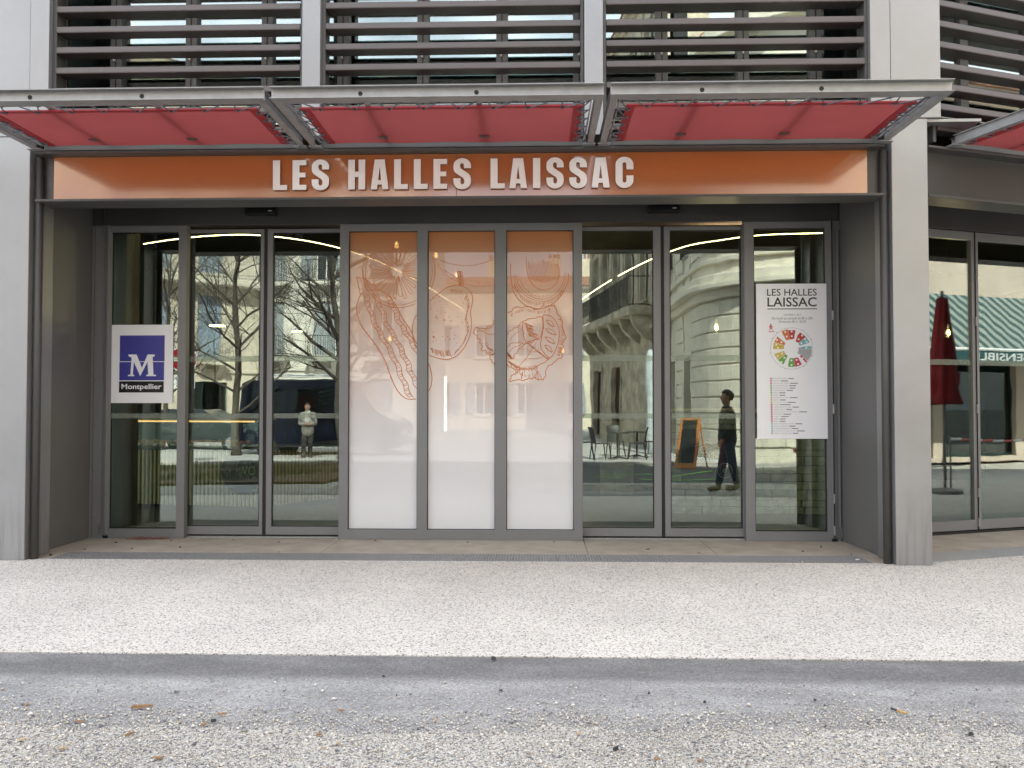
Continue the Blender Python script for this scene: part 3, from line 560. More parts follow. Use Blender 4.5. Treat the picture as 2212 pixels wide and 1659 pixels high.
wavy([(1400, 1055), (1440, 1010), (1490, 985), (1530, 940)], 4, 0.7, 0.0065); wavy([(1400, 1145), (1470, 1110), (1540, 1118), (1610, 1100), (1660, 1080)], 5, 0.7, 0.0065); wavy([(1400, 1235), (1450, 1238), (1480, 1190), (1530, 1140), (1600, 1105)], 5, 0.7, 0.0065)
wavy([(1400, 1245), (1480, 1302), (1580, 1322), (1680, 1280), (1745, 1232)], 3, 0.6, 0.008); st([(1430, 1100), (1450, 1060), (1500, 1020)], 0.0045); st([(1420, 1190), (1460, 1150), (1520, 1128)], 0.0045)
st([(1500, 1300), (1560, 1230), (1640, 1110)], 0.005); st([(1560, 1230), (1620, 1240), (1690, 1225)], 0.0045); st([(1590, 1185), (1560, 1160), (1520, 1170)], 0.0045); st([(1590, 1185), (1640, 1180), (1665, 1160)], 0.0045)
st([(1640, 1335), (1632, 1400)], 0.006, False); st([(1650, 1335), (1680, 1395)], 0.006, False); st([(1645, 1335), (1656, 1405)], 0.006, False); st([(1530, 1345), (1520, 1400)], 0.009, False)
hatch([(1420, 1255), (1520, 1302), (1640, 1285)], 0, 26, 40, 62, 0.0048); hatch([(1560, 1112), (1640, 1180), (1720, 1240)], 0, 22, 30, 20, 0.0048); hatch([(1840, 930), (1858, 1060), (1838, 1160), (1825, 1220)], 0, 26, 30, 200, 0.0048); hatch([(1405, 1180), (1440, 1215)], 0, 16, 30, 80, 0.006); hatch([(1440, 880), (1540, 840), (1660, 858), (1750, 835)], 0, 26, 22, 95, 0.0045); hatch([(1480, 1350), (1560, 1385), (1660, 1380)], 0, 14, 26, 250, 0.0045)
for a, b in H3:
    mb = MB(); n = 0
    for pts, w in strokes:
        run = []
        for q in pts + [None]:
            if q is not None and a + 0.004 < q[0] < b - 0.004 and q[1] < 3.69: run.append(q)
            else:
                if len(run) > 1: mb.ribbon(run, w, 0.0400 - 0.0000002 * n); n += 1
                run = []
    o = mb.build('line_drawing', 'line_ink', cf); o['kind'] = 'stuff'; o['label'] = 'orange ink drawing of fruit and vegetables'
# upper floor: posts, louvres, glazing
for x0, x1 in ((-5.282, -5.083), (-2.42, -2.232), (0.492, 0.681), (3.381, 3.58)): P(MB().box(x0, x1, -1.462, -1.12, 4.36, 8.2), 'post', 'galvanised' if 0 else 'steel', 0.004)
def louver_mb(x0, x1, M=None):
    return MB(M).prism([(-1.405, 0.0), (-1.215, 0.012), (-1.205, 0.035), (-1.215, 0.060), (-1.40, 0.067), (-1.408, 0.06), (-1.41, 0.008)], 'x', x0, x1)
for a, b in ((-5.035, -2.46), (-2.19, 0.452), (0.722, 3.345)):
    fr = P(MB().box(a - 0.045, a - 0.004, -1.40, -1.22, 4.40, 8.1), 'louver_rail', 'steel_dark', 0.002); fr2 = P(MB().box(b + 0.004, b + 0.035, -1.40, -1.22, 4.40, 8.1), 'louver_rail', 'steel_dark', 0.002)
    l0 = None
    for k in range(16):
        if l0 is None: l0 = louver_mb(a, b).build('louver', 'louver_paint', fr); o = l0
        else: o = l0.copy(); COL.objects.link(o)
        o.location = (0, 0, 4.426 + 0.2166 * k)
UX = [-5.6, -4.78, -3.915, -3.045, -2.18, -1.275, -0.385, 0.48, 1.40, 2.30, 3.10, 3.9]
uw = P(MB().frame(-5.65, 3.95, 4.62, 8.2, [(a + 0.065, b - 0.065, 4.75, 8.05) for a, b in zip(UX[:-1], UX[1:])], -0.68, -0.58), 'upper_window', 'steel_frame', 0.004)
for a, b in zip(UX[:-1], UX[1:]): MB().box(a + 0.065, b - 0.065, -0.619, -0.609, 4.75, 8.05).build('pane', 'glass_upper', uw)
for a in UX[1:-1]:
    MB().box(a - 0.006, a + 0.006, -0.6835, -0.6805, 4.62, 8.2).build('seam', 'black_rubber', uw)
    MB().box(a - 0.018, a + 0.002, -0.715, -0.682, 5.50, 5.62).build('handle', 'letter_white', uw)
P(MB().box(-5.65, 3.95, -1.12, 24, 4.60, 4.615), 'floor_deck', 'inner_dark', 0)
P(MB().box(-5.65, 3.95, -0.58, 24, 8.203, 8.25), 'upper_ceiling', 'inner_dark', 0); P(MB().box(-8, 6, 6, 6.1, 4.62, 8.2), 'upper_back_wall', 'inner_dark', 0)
# roof drum and the rest of the polygonal hall
poly = [(HX + HR * math.sin(R(10 + 20 * k + 180)), HY + HR * math.cos(R(10 + 20 * k + 180))) for k in range(18)][::-1]
P(MB().prism(poly, 'z', 8.3, 10.0), 'roof', 'steel', 0)
for k in range(18):
    a, b = poly[k], poly[(k + 1) % 18]; mid = ((a[0] + b[0]) / 2, (a[1] + b[1]) / 2)
    if mid[1] < 3.5: continue
    P(MB().prism([a, b, (b[0] * 0.99 + HX * 0.01, b[1] * 0.99 + HY * 0.01), (a[0] * 0.99 + HX * 0.01, a[1] * 0.99 + HY * 0.01)], 'z', 0, 8.29), 'facade_bay', 'steel', 0)
# neighbouring bays, turned by 20 degrees at the columns
def side_bay(M, s):
    q = lambda mb, n, m, bv=0.003, par=hall: mb.build(n, m, par, bevel=bv)
    X = lambda a, b: (a, b) if s > 0 else (-b, -a)
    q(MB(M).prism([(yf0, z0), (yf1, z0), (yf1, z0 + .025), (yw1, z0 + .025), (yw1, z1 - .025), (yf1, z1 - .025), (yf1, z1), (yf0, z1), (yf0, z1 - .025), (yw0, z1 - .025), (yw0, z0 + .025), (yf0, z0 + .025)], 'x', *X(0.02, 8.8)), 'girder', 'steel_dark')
    q(MB(M).box(*X(0.1, 8.8), -1.13, 0.2, 4.28, 4.30), 'soffit', 'header_shaded', 0); q(MB(M).box(*X(0.1, 8.8), 0.0, 0.2, 3.79, 4.28), 'header', 'header_shaded')
    q(MB(M).box(*X(0.0, 9.0), -0.925, 0.18, -0.03, -0.001), 'threshold_slab', 'threshold_concrete', 0)
    q(MB(M).box(*X(0.05, 8.9), -1.335, -0.93, -0.03, 0.003), 'drain_cover', 'grate_steel', 0)
    e = [0.02, 1.25, 2.2, 3.2, 4.2, 5.2, 6.2, 7.2, 8.2]
    for a, b in zip(e[:-1], e[1:]):
        x0, x1 = X(a, b)
        f = q(MB(M).frame(x0 + 0.004, x1 - 0.004, 0.045, 3.78, [(x0 + 0.055, x1 - 0.055, 0.165, 3.68)], 0.0, 0.07), 'folding_door', 'steel_frame')
        MB(M).box(x0 + 0.055, x1 - 0.055, 0.03, 0.04, 0.165, 3.68).build('pane', 'glass', f)
        for za, zb in ((2.10, 2.17),): MB(M).box(x0 + 0.055, x1 - 0.055, 0.026, 0.0295, za, zb).build('marking_band', 'marking_film', f)
        MB(M).box(x0 - 0.004, x0 + 0.003, -0.012, 0.0, 0.03, 3.78).build('hinge_strip', 'black_rubber', f)
        for zz in (0.08, 0.45, 1.5, 2.6): MB(M).tube([(x0, -0.012, zz), (x0, -0.012, zz + 0.11)], 0.012, 8).build('hinge', 'galvanised', f)
    q(MB(M).box(*X(0.02, 8.2), 0.02, 0.06, 0.0, 0.03), 'door_track', 'black_rubber', 0)
    r = q(MB(M).box(*X(0.14, 0.18), -1.40, -1.22, 4.3, 8.1), 'louver_rail', 'steel_dark')
    for k in range(16):
        b = louver_mb(*X(0.19, 8.7), M); b.v = [(p[0], p[1], p[2] + 4.426 + 0.2166 * k) for p in b.v]; b.build('louver', 'louver_paint', r)
    hs = [(X(a + 0.06, a + 0.94)[0], X(a + 0.06, a + 0.94)[1], 4.75, 8.05) for a in (0.3, 1.3, 2.3, 3.3, 4.3, 5.3, 6.3, 7.3)]
    u = q(MB(M).frame(*X(0.0, 8.9), 4.62, 8.2, hs, -0.72, -0.62), 'upper_window', 'steel_frame')
    for h in hs: MB(M).box(h[0], h[1], -0.675, -0.665, h[2], h[3]).build('pane', 'glass_upper', u)
    q(MB(M).box(*X(0.0, 8.9), -1.12, 6, 4.60, 4.615), 'floor_deck', 'inner_dark', 0); q(MB(M).box(*X(0.0, 8.9), 5.9, 6, 0, 8.2), 'back_wall', 'inner_dark', 0)
MR = place(20, 3.95, -1.40) @ Matrix.Translation((0, 1.44, 0)); ML = place(-20, -5.65, -1.40) @ Matrix.Translation((0, 1.44, 0))
side_bay(MR, 1); side_bay(ML, -1)

# ------------------------------------------------------------------ fascia sign
sg = thing('fascia_sign', (-0.85, -1.33, 3.74), 'orange fascia panel with raised white letters LES HALLES LAISSAC', 'sign')
MB().box(-5.088, -0.832, -1.335, -1.315, 3.7415, 4.2135).build('panel', 'orange_panel', sg, bevel=0.002); MB().box(-0.829, 3.388, -1.335, -1.315, 3.7415, 4.2135).build('panel', 'orange_panel', sg, bevel=0.002)
def stroke_poly(path, w):
    n = len(path); L, Rr = [], []
    for i in range(n):
        a, b = path[max(0, i - 1)], path[min(n - 1, i + 1)]; dx, dy = b[0] - a[0], b[1] - a[1]; d = math.hypot(dx, dy) or 1
        ww = w[i] if isinstance(w, list) else w
        L.append((path[i][0] - dy / d * ww / 2, path[i][1] + dx / d * ww / 2)); Rr.append((path[i][0] + dy / d * ww / 2, path[i][1] - dx / d * ww / 2))
    return [L + Rr[::-1]]
def arcp(cx, cy, rx, ry, a0, a1, n=10): return [(cx + rx * math.cos(R(a0 + (a1 - a0) * k / n)), cy + ry * math.sin(R(a0 + (a1 - a0) * k / n))) for k in range(n + 1)]
def glyph(ch):       # width 0.57, height 1.0
    if ch == 'L': return [[(0, 0), (.47, 0), (.47, .17), (.235, .17), (.235, 1), (0, 1)]]
    if ch == 'E': return [[(0, 0), (.47, 0), (.47, .17), (.235, .17), (.235, .42), (.44, .42), (.44, .58), (.235, .58), (.235, .83), (.47, .83), (.47, 1), (0, 1)]]
    if ch == 'H': return [[(0, 0), (.225, 0), (.225, .42), (.345, .42), (.345, 0), (.57, 0), (.57, 1), (.345, 1), (.345, .60), (.225, .60), (.225, 1), (0, 1)]]
    if ch == 'I': return [[(0, 0), (.24, 0), (.24, 1), (0, 1)]]
    if ch == 'A': return [[(0, 0), (.205, 0), (.225, .16), (.365, .16), (.385, 0), (.59, 0), (.46, 1), (.13, 1)], [(.245, .31), (.345, .31), (.295, .76)][::-1]]
    if ch == 'C':
        c = [(.465, .655)] + [(.465, .71)] + arcp(.285, .74, .18, .155, 0, 180, 12) + arcp(.285, .26, .18, .155, 180, 360, 12) + [(.465, .36), (.465, .40)]
        o = [(.57, .60), (.57, .74)] + arcp(.285, .76, .285, .255, 0, 180, 14) + arcp(.285, .24, .285, .255, 180, 360, 14) + [(.57, .40), (.345, .40), (.345, .22)] + arcp(.285, .22, .06, .055, 0, -180, 8) + arcp(.285, .78, .06, .055, 180, 0, 8) + [(.345, .60)]
        return [o]
    if ch == 'S':
        o = [(.56, .68), (.56, .76)] + arcp(.28, .77, .28, .245, 0, 180, 14) + [(0, .68)] + [(.015, .60), (.06, .535), (.17, .455), (.30, .37), (.345, .30), (.345, .22)] + arcp(.285, .21, .06, .06, 0, -180, 8) + [(.225, .35), (0, .35), (0, .25)] + arcp(.28, .235, .28, .25, 180, 360, 14) + [(.56, .33), (.54, .43), (.47, .51), (.36, .585), (.25, .66), (.22, .71), (.215, .78)] + arcp(.275, .79, .06, .06, 180, 0, 8) + [(.335, .68)]
        return [o]
LT = [('L', 115, 195), ('E', 225, 303), ('S', 333, 430), ('H', 537, 632), ('A', 663, 762), ('L', 793, 870), ('L', 903, 980), ('E', 1012, 1088), ('S', 1123, 1220), ('L', 1328, 1407), ('A', 1432, 1530), ('I', 1563, 1603), ('S', 1637, 1732), ('S', 1763, 1860), ('A', 1885, 1985), ('C', 2017, 2115)]
for ch, a, b in LT:
    e = 0.006 if ch in 'SC' else 0
    flat('letter', 'letter_white', sg, -1.372, -2.9597 + a * 0.0018711, -2.9597 + b * 0.0018711, 3.838 - e, 4.150 + e, loops=glyph(ch), depth=0.030, side='letter_side')

# ------------------------------------------------------------------ awnings
AZ, AF, AB = 4.252, -2.775, -1.47
def ibeam(mb, p, axis, a, b, zb=AZ, h=0.105, w=0.064, t=0.007):
    pr = [(p - w / 2, zb), (p + w / 2, zb), (p + w / 2, zb + t), (p + t / 2, zb + t), (p + t / 2, zb + h - t), (p + w / 2, zb + h - t), (p + w / 2, zb + h), (p - w / 2, zb + h), (p - w / 2, zb + h - t), (p - t / 2, zb + h - t), (p - t / 2, zb + t), (p - w / 2, zb + t)]
    return mb.prism(pr, axis, a, b)
def awning(x0, x1, label, M=None, hx=None):
    loc = (M @ Vector(((x0 + x1) / 2, AB, AZ))) if M is not None else Vector(((x0 + x1) / 2, AB, AZ))
    a = thing('awning', loc, label, 'awning', 'red fabric awnings over the entrance')
    fb = ibeam(MB(M), AF, 'x', x0, x1, w=0.12).build('front_beam', 'galvanised', a, bevel=0.002)
    for k in (0.27, 0.62):
        xx = x0 + (x1 - x0) * k; MB(M).tube([(xx, AF - 0.0075, AZ + 0.052), (xx, AF - 0.0036, AZ + 0.052)], 0.020, 16).build('bolt_hole', 'black_rubber', fb)
    for p in (x0 + 0.034, x1 - 0.034):
        sb = ibeam(MB(M), p, 'y', AF + 0.062, AB - 0.02).build('side_beam', 'galvanised', a, bevel=0.002)
        MB(M).box(p - 0.075, p + 0.075, AB - 0.07, AB + 0.02, AZ - 0.010, AZ - 0.001).build('bracket', 'galvanised', sb)
    ibeam(MB(M), AB + 0.06, 'x', x0 + 0.07, x1 - 0.07).build('back_beam', 'steel_dark', a)
    rx0, rx1, ry0, ry1, rz = x0 + 0.095, x1 - 0.095, AF + 0.15, AB - 0.03, AZ + 0.038
    MB(M).tube([(rx0, ry1, rz), (rx0, ry0, rz), (rx1, ry0, rz), (rx1, ry1, rz)], 0.012, 6).build('lacing_rail', 'galvanised', a)
    for k in (0.27, 0.62):
        xx = x0 + (x1 - x0) * k; t = MB(M).tube([(xx, AF + 0.04, AZ + 0.076), (xx, AB - 0.02, AZ + 0.076)], 0.026, 8).build('strut', 'galvanised', a)
        MB(M).box(xx - 0.05, xx + 0.05, AB - 0.28, AB - 0.22, AZ + 0.012, AZ + 0.017).build('clip', 'steel_dark', t)
    fx0, fx1, fy0, fy1 = x0 + 0.170, x1 - 0.170, AF + 0.285, AB - 0.012
    nx, ny = 24, 8; vs = []; fs = []
    for lay in (0, 1):
        for j in range(ny + 1):
            for i in range(nx + 1):
                u, v = i / nx, j / ny; sag = -0.018 * math.sin(math.pi * u) * math.sin(math.pi * v) + 0.004 * math.sin(u * 19 + v * 5)
                vs.append((fx0 + (fx1 - fx0) * u, fy0 + (fy1 - fy0) * v, AZ + 0.036 + sag + 0.003 * lay))
    n1 = (nx + 1) * (ny + 1); I = lambda i, j, l: l * n1 + j * (nx + 1) + i
    for j in range(ny):
        for i in range(nx):
            fs.append((I(i, j, 0), I(i, j + 1, 0), I(i + 1, j + 1, 0), I(i + 1, j, 0)))
    fb_ = MB(M).add(vs[:n1], fs).build('fabric', 'red_fabric', a, smooth=True)
    w = 0.075
    hz0, hz1 = AZ + 0.031, AZ + 0.044
    b2 = MB(M); b2.grid([fx0 - 0.004, fx0 + w, fx1 - w, fx1 + 0.004], [fy0 - 0.004, fy0 + w * 0.6, fy1], lambda x, z: not (fx0 + w < x < fx1 - w and z > fy0 + w * 0.6), hz0, hz1)
    b2.v = [(p[0], p[2], p[1]) for p in b2.v]; b2.f = [f[::-1] for f in b2.f]; b2.build('hem', 'red_hem', fb_)
    rp = MB(M); ey = MB(M)
    def lace(p0, p1, q0, q1, n):     # zigzag between the fabric edge p and the rail q
        pts = []
        for k in range(n):
            t = (k + 0.5) / n; t2 = (k + 0.95) / n
            e = [p0[i] + (p1[i] - p0[i]) * t for i in range(3)]; r = [q0[i] + (q1[i] - q0[i]) * min(1, t2) for i in range(3)]; r2 = [q0[i] + (q1[i] - q0[i]) * max(0, t - 0.25 / n) for i in range(3)]
            pts += [(r2[0], r2[1], r2[2] + 0.014), (e[0], e[1], e[2] - 0.012), (e[0], e[1], e[2] - 0.014), (r[0], r[1], r[2] - 0.015)]
            ey.lathe([(0.011, -0.004), (0.011, 0.0)], (e[0], e[1], e[2] - 0.008), 8)
        rp.tube(pts, 0.0065, 5)
    zf = AZ + 0.034
    lace((fx0 + 0.03, fy0 + 0.03, zf), (fx1 - 0.03, fy0 + 0.03, zf), (rx0, ry0, rz), (rx1, ry0, rz), max(4, int((fx1 - fx0) / 0.31)))
    lace((fx0 + 0.03, fy0, zf), (fx0 + 0.03, fy1, zf), (rx0, ry0, rz), (rx0, ry1, rz), 5); lace((fx1 - 0.03, fy0, zf), (fx1 - 0.03, fy1, zf), (rx1, ry0, rz), (rx1, ry1, rz), 5)
    lo = rp.build('lacing', 'rope', a); lo['kind'] = 'stuff'; eo = ey.build('eyelets', 'galvanised', fb_); eo['kind'] = 'stuff'
    return a
awning(-5.22, -2.368, 'red laced fabric awning on steel beams, leftmost of the three over the entrance')
awning(-2.308, 0.580, 'red laced fabric awning on steel beams, middle one of the three over the entrance')
awning(0.640, 3.535, 'red laced fabric awning on steel beams, right one of the three over the entrance')
awning(0.30, 3.1, 'red fabric awning of the next bay beyond the right column, cut by the picture edge', MR); awning(-3.1, -0.30, 'red fabric awning of the bay beyond the left column', ML)

# ------------------------------------------------------------------ posters and small fittings
pl = thing('logo_poster', (-4.79, 0.04, 1.63), 'white poster with blue M emblem and the word Montpellier on the left window', 'poster')
MB().box(-5.165, -4.405, 0.036, 0.039, 1.625, 2.575).build('sheet', 'poster_white', pl)
def pm(cx, cy): return (-5.165 + (cx - 222) / 1083 * 0.76, 2.575 - (cy - 120) / 1382 * 0.95)
def prect(a, b, c, d, m, y, n='print_field', par=pl):
    (x0, z1), (x1, z0) = pm(a, b), pm(c, d); return MB().box(x0, x1, y, y + 0.0012, z0, z1).build(n, m, par)
prect(372, 308, 1158, 766, 'poster_blue', 0.0345); prect(368, 777, 1152, 1102, 'poster_blue', 0.0345); prect(366, 1118, 1148, 1316, 'poster_black', 0.0345)
Mg = [(527, 645), (668, 645), (765, 880), (862, 645), (985, 645), (985, 675), (950, 690), (968, 1000), (1013, 1005), (1013, 1028), (842, 1028), (842, 1005), (876, 998), (862, 775), (735, 1028), (622, 775), (606, 998), (632, 1005), (632, 1028), (523, 1028), (523, 1005), (565, 998), (583, 700), (527, 672)]
lp = [(x, -y) for x, y in Mg][::-1]
(x0, z1), (x1, z0) = pm(523, 645), pm(1013, 1028); flat('emblem_letter', 'poster_white', pl, 0.0325, x0, x1, z0, z1, loops=[lp], depth=0.0015)
(x0, z1), (x1, z0) = pm(410, 1165), pm(1112, 1284); flat('lettering', 'poster_white', pl, 0.0325, x0, x1, z0, z1, text='Montpellier', depth=0.0015, bold=0.016)
pr = thing('directory_poster', (3.01, 0.0, 1.2), 'tall white directory board with coloured ring plan and shop list on the right window', 'poster')
MB().box(2.600, 3.424, -0.006, -0.001, 1.203, 3.036).build('board', 'poster_white', pr, bevel=0.001)
def qm(cx, cy): return (2.600 + (cx - 64) / 715 * 0.824, 3.036 - (cy - 68) / 1562 * 1.833)
def qtext(t, a, b, c, d, m, bold=0.0, y=-0.0085):
    (x0, z1), (x1, z0) = qm(a, b), qm(c, d); return flat('lettering', m, pr, y, x0, x1, z0, z1, text=t, depth=0.0012, bold=bold)
qtext('LES HALLES', 175, 120, 680, 190, 'print_dark', 0.006); qtext('LAISSAC', 178, 206, 678, 300, 'print_dark', 0.010)
qtext('OUVERT 7J/7', 342, 374, 518, 396, 'print_grey'); qtext('Du lundi au samedi de 8h \u00e0 20h', 222, 404, 637, 430, 'print_grey'); qtext('Dimanche 8h \u00e0 13h30', 293, 438, 568, 462, 'print_grey')
def qbox(a, b, c, d, m, n='print_bar', y=-0.0085):
    (x0, z1), (x1, z0) = qm(a, b), qm(c, d); return MB().box(x0, x1, y, y + 0.0012, z0, z1).build(n, m, pr)
qbox(178, 319, 682, 327, 'print_dark')
def qpoly(pts, m, n='plan_sector', y=-0.0085):
    p = [qm(*q) for q in pts]; A = sum(p[i][0] * p[(i + 1) % len(p)][1] - p[(i + 1) % len(p)][0] * p[i][1] for i in range(len(p)))
    if A < 0: p = p[::-1]
    return MB().prism(p, 'y', y, y + 0.0012).build(n, m, pr)
sect = [([(320, 548), (382, 528), (400, 632), (366, 640), (333, 580)], 'orange'), ([(386, 538), (460, 538), (447, 625), (402, 632)], 'red'), ([(508, 560), (564, 604), (490, 666), (460, 650), (482, 590)], 'red'), ([(566, 606), (600, 652), (592, 668), (502, 696), (490, 668)], 'teal'),
        ([(524, 704), (622, 700), (624, 722), (524, 730)], 'teal'), ([(492, 712), (522, 712), (524, 732), (624, 726), (618, 790), (582, 846), (520, 790), (476, 770), (490, 745)], 'ash'), ([(500, 798), (520, 788), (578, 854), (566, 866)], 'crimson'),
        ([(442, 820), (484, 812), (522, 882), (498, 896), (456, 906)], 'crimson'), ([(398, 820), (440, 820), (454, 907), (386, 908), (384, 880)], 'green'), ([(358, 780), (380, 796), (334, 884), (282, 838)], 'green'), ([(242, 778), (342, 748), (357, 776), (280, 836)], 'yellow'),
        ([(231, 728), (241, 662), (345, 692), (340, 728)], 'yellow'), ([(276, 600), (357, 668), (348, 690), (244, 658)], 'orange')]
for p, c in sect: qpoly(p, 'ink_' + c)
rg = MB(); ring = [(qm(420 + 215 * math.cos(R(a)), 722 + 210 * math.sin(R(a)))) for a in range(0, 361, 15)]; rg.ribbon(ring, 0.0028, -0.0080); rg.build('plan_ring', 'print_grey', pr)
for cx, cy in ((357, 555), (371, 601), (421, 551), (422, 598), (526, 592), (491, 630), (556, 630), (519, 670), (573, 658), (569, 715), (529, 818), (468, 837), (484, 879), (417, 843), (417, 888), (346, 815), (316, 858), (324, 772), (278, 798), (264, 684), (281, 715), (271, 636), (316, 659)):
    c = qm(cx, cy); MB().prism([(c[0] + 0.011 * math.cos(R(a)), c[1] + 0.011 * math.sin(R(a))) for a in range(0, 360, 30)], 'y', -0.0100, -0.0088).build('plan_dot', 'poster_white', pr)
for a in (208, 228, 300, 335, 20, 56, 108, 168): c = qm(420 + 222 * math.cos(R(a)), 722 + 217 * math.sin(R(a))); MB().prism([(c[0] - .006, c[1] - .004), (c[0] + .006, c[1] - .004), (c[0], c[1] + .007)], 'y', -0.0098, -0.0086).build('plan_arrow', 'ink_red', pr)
qpoly([(205, 473), (216, 473), (218, 484), (211, 488), (203, 484)], 'ink_red', 'walker'); qpoly([(204, 489), (217, 489), (224, 500), (234, 506), (231, 511), (219, 507), (218, 516), (234, 536), (228, 540), (211, 520), (199, 540), (193, 536), (205, 514), (203, 502), (197, 514), (192, 511), (198, 495)], 'ink_red', 'walker'); qbox(186, 549, 248, 556, 'ink_red')
ROW = [('FROMAGERIE CREMERIE', 370, 440, 'crimson'), ('BOUCHERIE', 295, 382, 'crimson'), ('GLACIER CREPES GAUFRES', 388, 480, 'crimson'), ('BOULANGERIE PATISSERIE', 376, 460, 'green'), ('BOUCHERIE CHARCUTERIE', 384, 454, 'green'), ('TARTERIE SALADERIE', 352, 430, 'green'), ('PRIMEUR', 278, 352, 'green'), ('PIZZERIA', 283, 350, 'yellow'), ('BOUCHERIE CHARCUTERIE', 384, 476, 'yellow'), ('BUVETTE', 286, 356, 'yellow'), ('VINOTHEQUE - TAPAS', 360, 456, 'yellow'), ('PRIMEUR', 282, 404, 'red'), ('TRAITEUR SPECIALITES CORSE', 412, 488, 'red'), ('TRIPERIE VOLAILLE', 346, 420, 'red'), ('TRAITEUR SALE ET SUCRE ET MACARONS', 478, 568, 'red'), ('POISSONNERIE', 318, 408, 'red'), ('FLEURISTE', 294, 384, 'red'), ('PRIMEUR', 282, 354, 'crimson'), ('PRIMEUR', 282, 350, 'crimson'), ('OLIVES CONDIMENTS FRUITS SECS', 438, 520, 'teal'), ('CAVISTE - EPICERIE FINE', 376, 450, 'teal'), ('TRAITEUR MEDITERRANEEN', 398, 482, 'teal'), ('COQUILLAGES TRAITEUR DE LA MER', 452, 544, 'teal'), ('CURIEUX - CUISINE MEXICAINE', 412, 480, 'ash')]
for k, (t, xe, xb, c) in enumerate(ROW):
    yy = 1025 + k * 23.9; xs = 228 + k * 0.35
    cc = qm(xs - 20, yy); MB().prism([(cc[0] + 0.011 * math.cos(R(a)), cc[1] + 0.011 * math.sin(R(a))) for a in range(0, 360, 36)], 'y', -0.0085, -0.0073).build('list_dot', 'ink_' + c, pr)
    qtext(t, xs, yy - 6, xe, yy + 6, 'print_pale'); qbox(xe + 13, yy - 4.5, xb, yy + 4.5, 'print_grey')

for x, lab in ((-3.318, 'black motion sensor bar above the left pair of sliding doors'), (1.51, 'black motion sensor bar above the right pair of sliding doors')):
    s = thing('door_sensor', (x, -0.04, 3.885), lab, 'sensor', 'door sensors on the header')
    MB().prism([(-0.075, 3.895), (-0.012, 3.885), (0.0, 3.885), (0.0, 3.985), (-0.05, 3.985), (-0.075, 3.96)], 'x', x - 0.187, x + 0.187).build('housing', 'black_plastic', s, bevel=0.006)
    MB().box(x + 0.10, x + 0.145, -0.0765, -0.075, 3.925, 3.937).build('maker_plate', 'print_pale', s); MB().box(x - 0.15, x + 0.15, -0.052, -0.0501, 3.966, 3.972).build('lens_strip', 'rim', s)

# ------------------------------------------------------------------ interior of the hall
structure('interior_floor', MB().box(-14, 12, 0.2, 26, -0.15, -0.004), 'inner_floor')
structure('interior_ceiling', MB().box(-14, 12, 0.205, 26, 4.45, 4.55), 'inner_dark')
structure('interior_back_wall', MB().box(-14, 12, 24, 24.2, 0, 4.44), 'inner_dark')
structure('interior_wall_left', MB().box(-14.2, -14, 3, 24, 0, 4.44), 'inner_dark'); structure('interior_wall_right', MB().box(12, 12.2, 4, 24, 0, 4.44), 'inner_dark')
for x0, x1, lab in ((-4.25, -2.3, 'ribbed entrance mat inside the left sliding doors'), (0.5, 2.5, 'ribbed entrance mat inside the right sliding doors')):
    m_ = thing('entrance_mat', ((x0 + x1) / 2, 0.6, 0), lab, 'mat', 'ribbed entrance mats'); MB().box(x0, x1, 0.25, 0.95, -0.002, 0.004).build('tray', 'counter_black', m_)
    b = MB()
    for k in range(60): xx = x0 + 0.01 + (x1 - x0 - 0.03) * k / 59; b.box(xx, xx + 0.012, 0.26, 0.94, 0.0045, 0.010)
    o = b.build('ribs', 'mat_rib', m_); o['kind'] = 'stuff'
tag(MB().box(-5.42, -5.21, 0.45, 0.85, 0.0, 4.44).build('interior_column', 'inner_column', bevel=0.03), 'dark green interior column behind the left window', 'column')
# counter with wooden slats: three straight runs bending away
ctr = thing('bakery_counter', (-4.9, 3.0, 0), 'long counter faced with upright wooden slats behind the left doors', 'counter')
CP = [(-7.2, 3.10), (-4.15, 2.62), (-3.25, 3.95), (-2.7, 6.2)]
def run_frame(a, b):
    d = Vector((b[0] - a[0], b[1] - a[1])); L = d.length; return place(math.degrees(math.atan2(d.y, d.x)), a[0], a[1]), L
sl = None
for a, b in zip(CP[:-1], CP[1:]):
    M_, L = run_frame(a, b)
    MB(M_).box(0.02, L - 0.02, 0.035, 0.75, 0.06, 0.90).build('body', 'counter_black', ctr); MB(M_).box(-0.03, L + 0.03, -0.02, 0.80, 0.903, 0.945).build('worktop', 'counter_top', ctr, bevel=0.004)
    n = int(L / 0.068)
    for k in range(n):
        mb = MB(M_).box(0.02 + k * 0.068, 0.02 + k * 0.068 + 0.033, 0.0, 0.033, 0.06, 0.90)
        if sl is None: sl = mb.build('slat', 'slat_wood', ctr)
        else: mb.build('slat', 'slat_wood', ctr)
dc = thing('display_case', (-5.6, 3.3, 0.95), 'glass display case of bread standing on the slatted counter', 'display case')
M_, L = run_frame(CP[0], CP[1])
MB(M_).box(0.0, L - 0.1, 0.03, 0.6, 0.947, 0.965).build('tray', 'shelf_wood', dc); MB(M_).box(0.0, L - 0.1, 0.02, 0.028, 0.966, 1.36).build('front_glass', 'glass_clear', dc); MB(M_).box(0.0, L - 0.1, 0.02, 0.62, 1.362, 1.385).build('lid', 'slat_wood', dc); MB(M_).box(0.1, L - 0.2, 0.08, 0.11, 1.335, 1.358).build('light_strip', 'warm_strip', dc)
b = MB(M_)
for k in range(60):
    x, y = random.uniform(0.1, L - 0.3), random.uniform(0.10, 0.5); r = random.uniform(0.04, 0.06)
    b.lathe([(r * 0.3, 0), (r, 0.02), (r * 0.95, 0.05), (r * 0.5, 0.08)], (x, y, 0.966), 8)
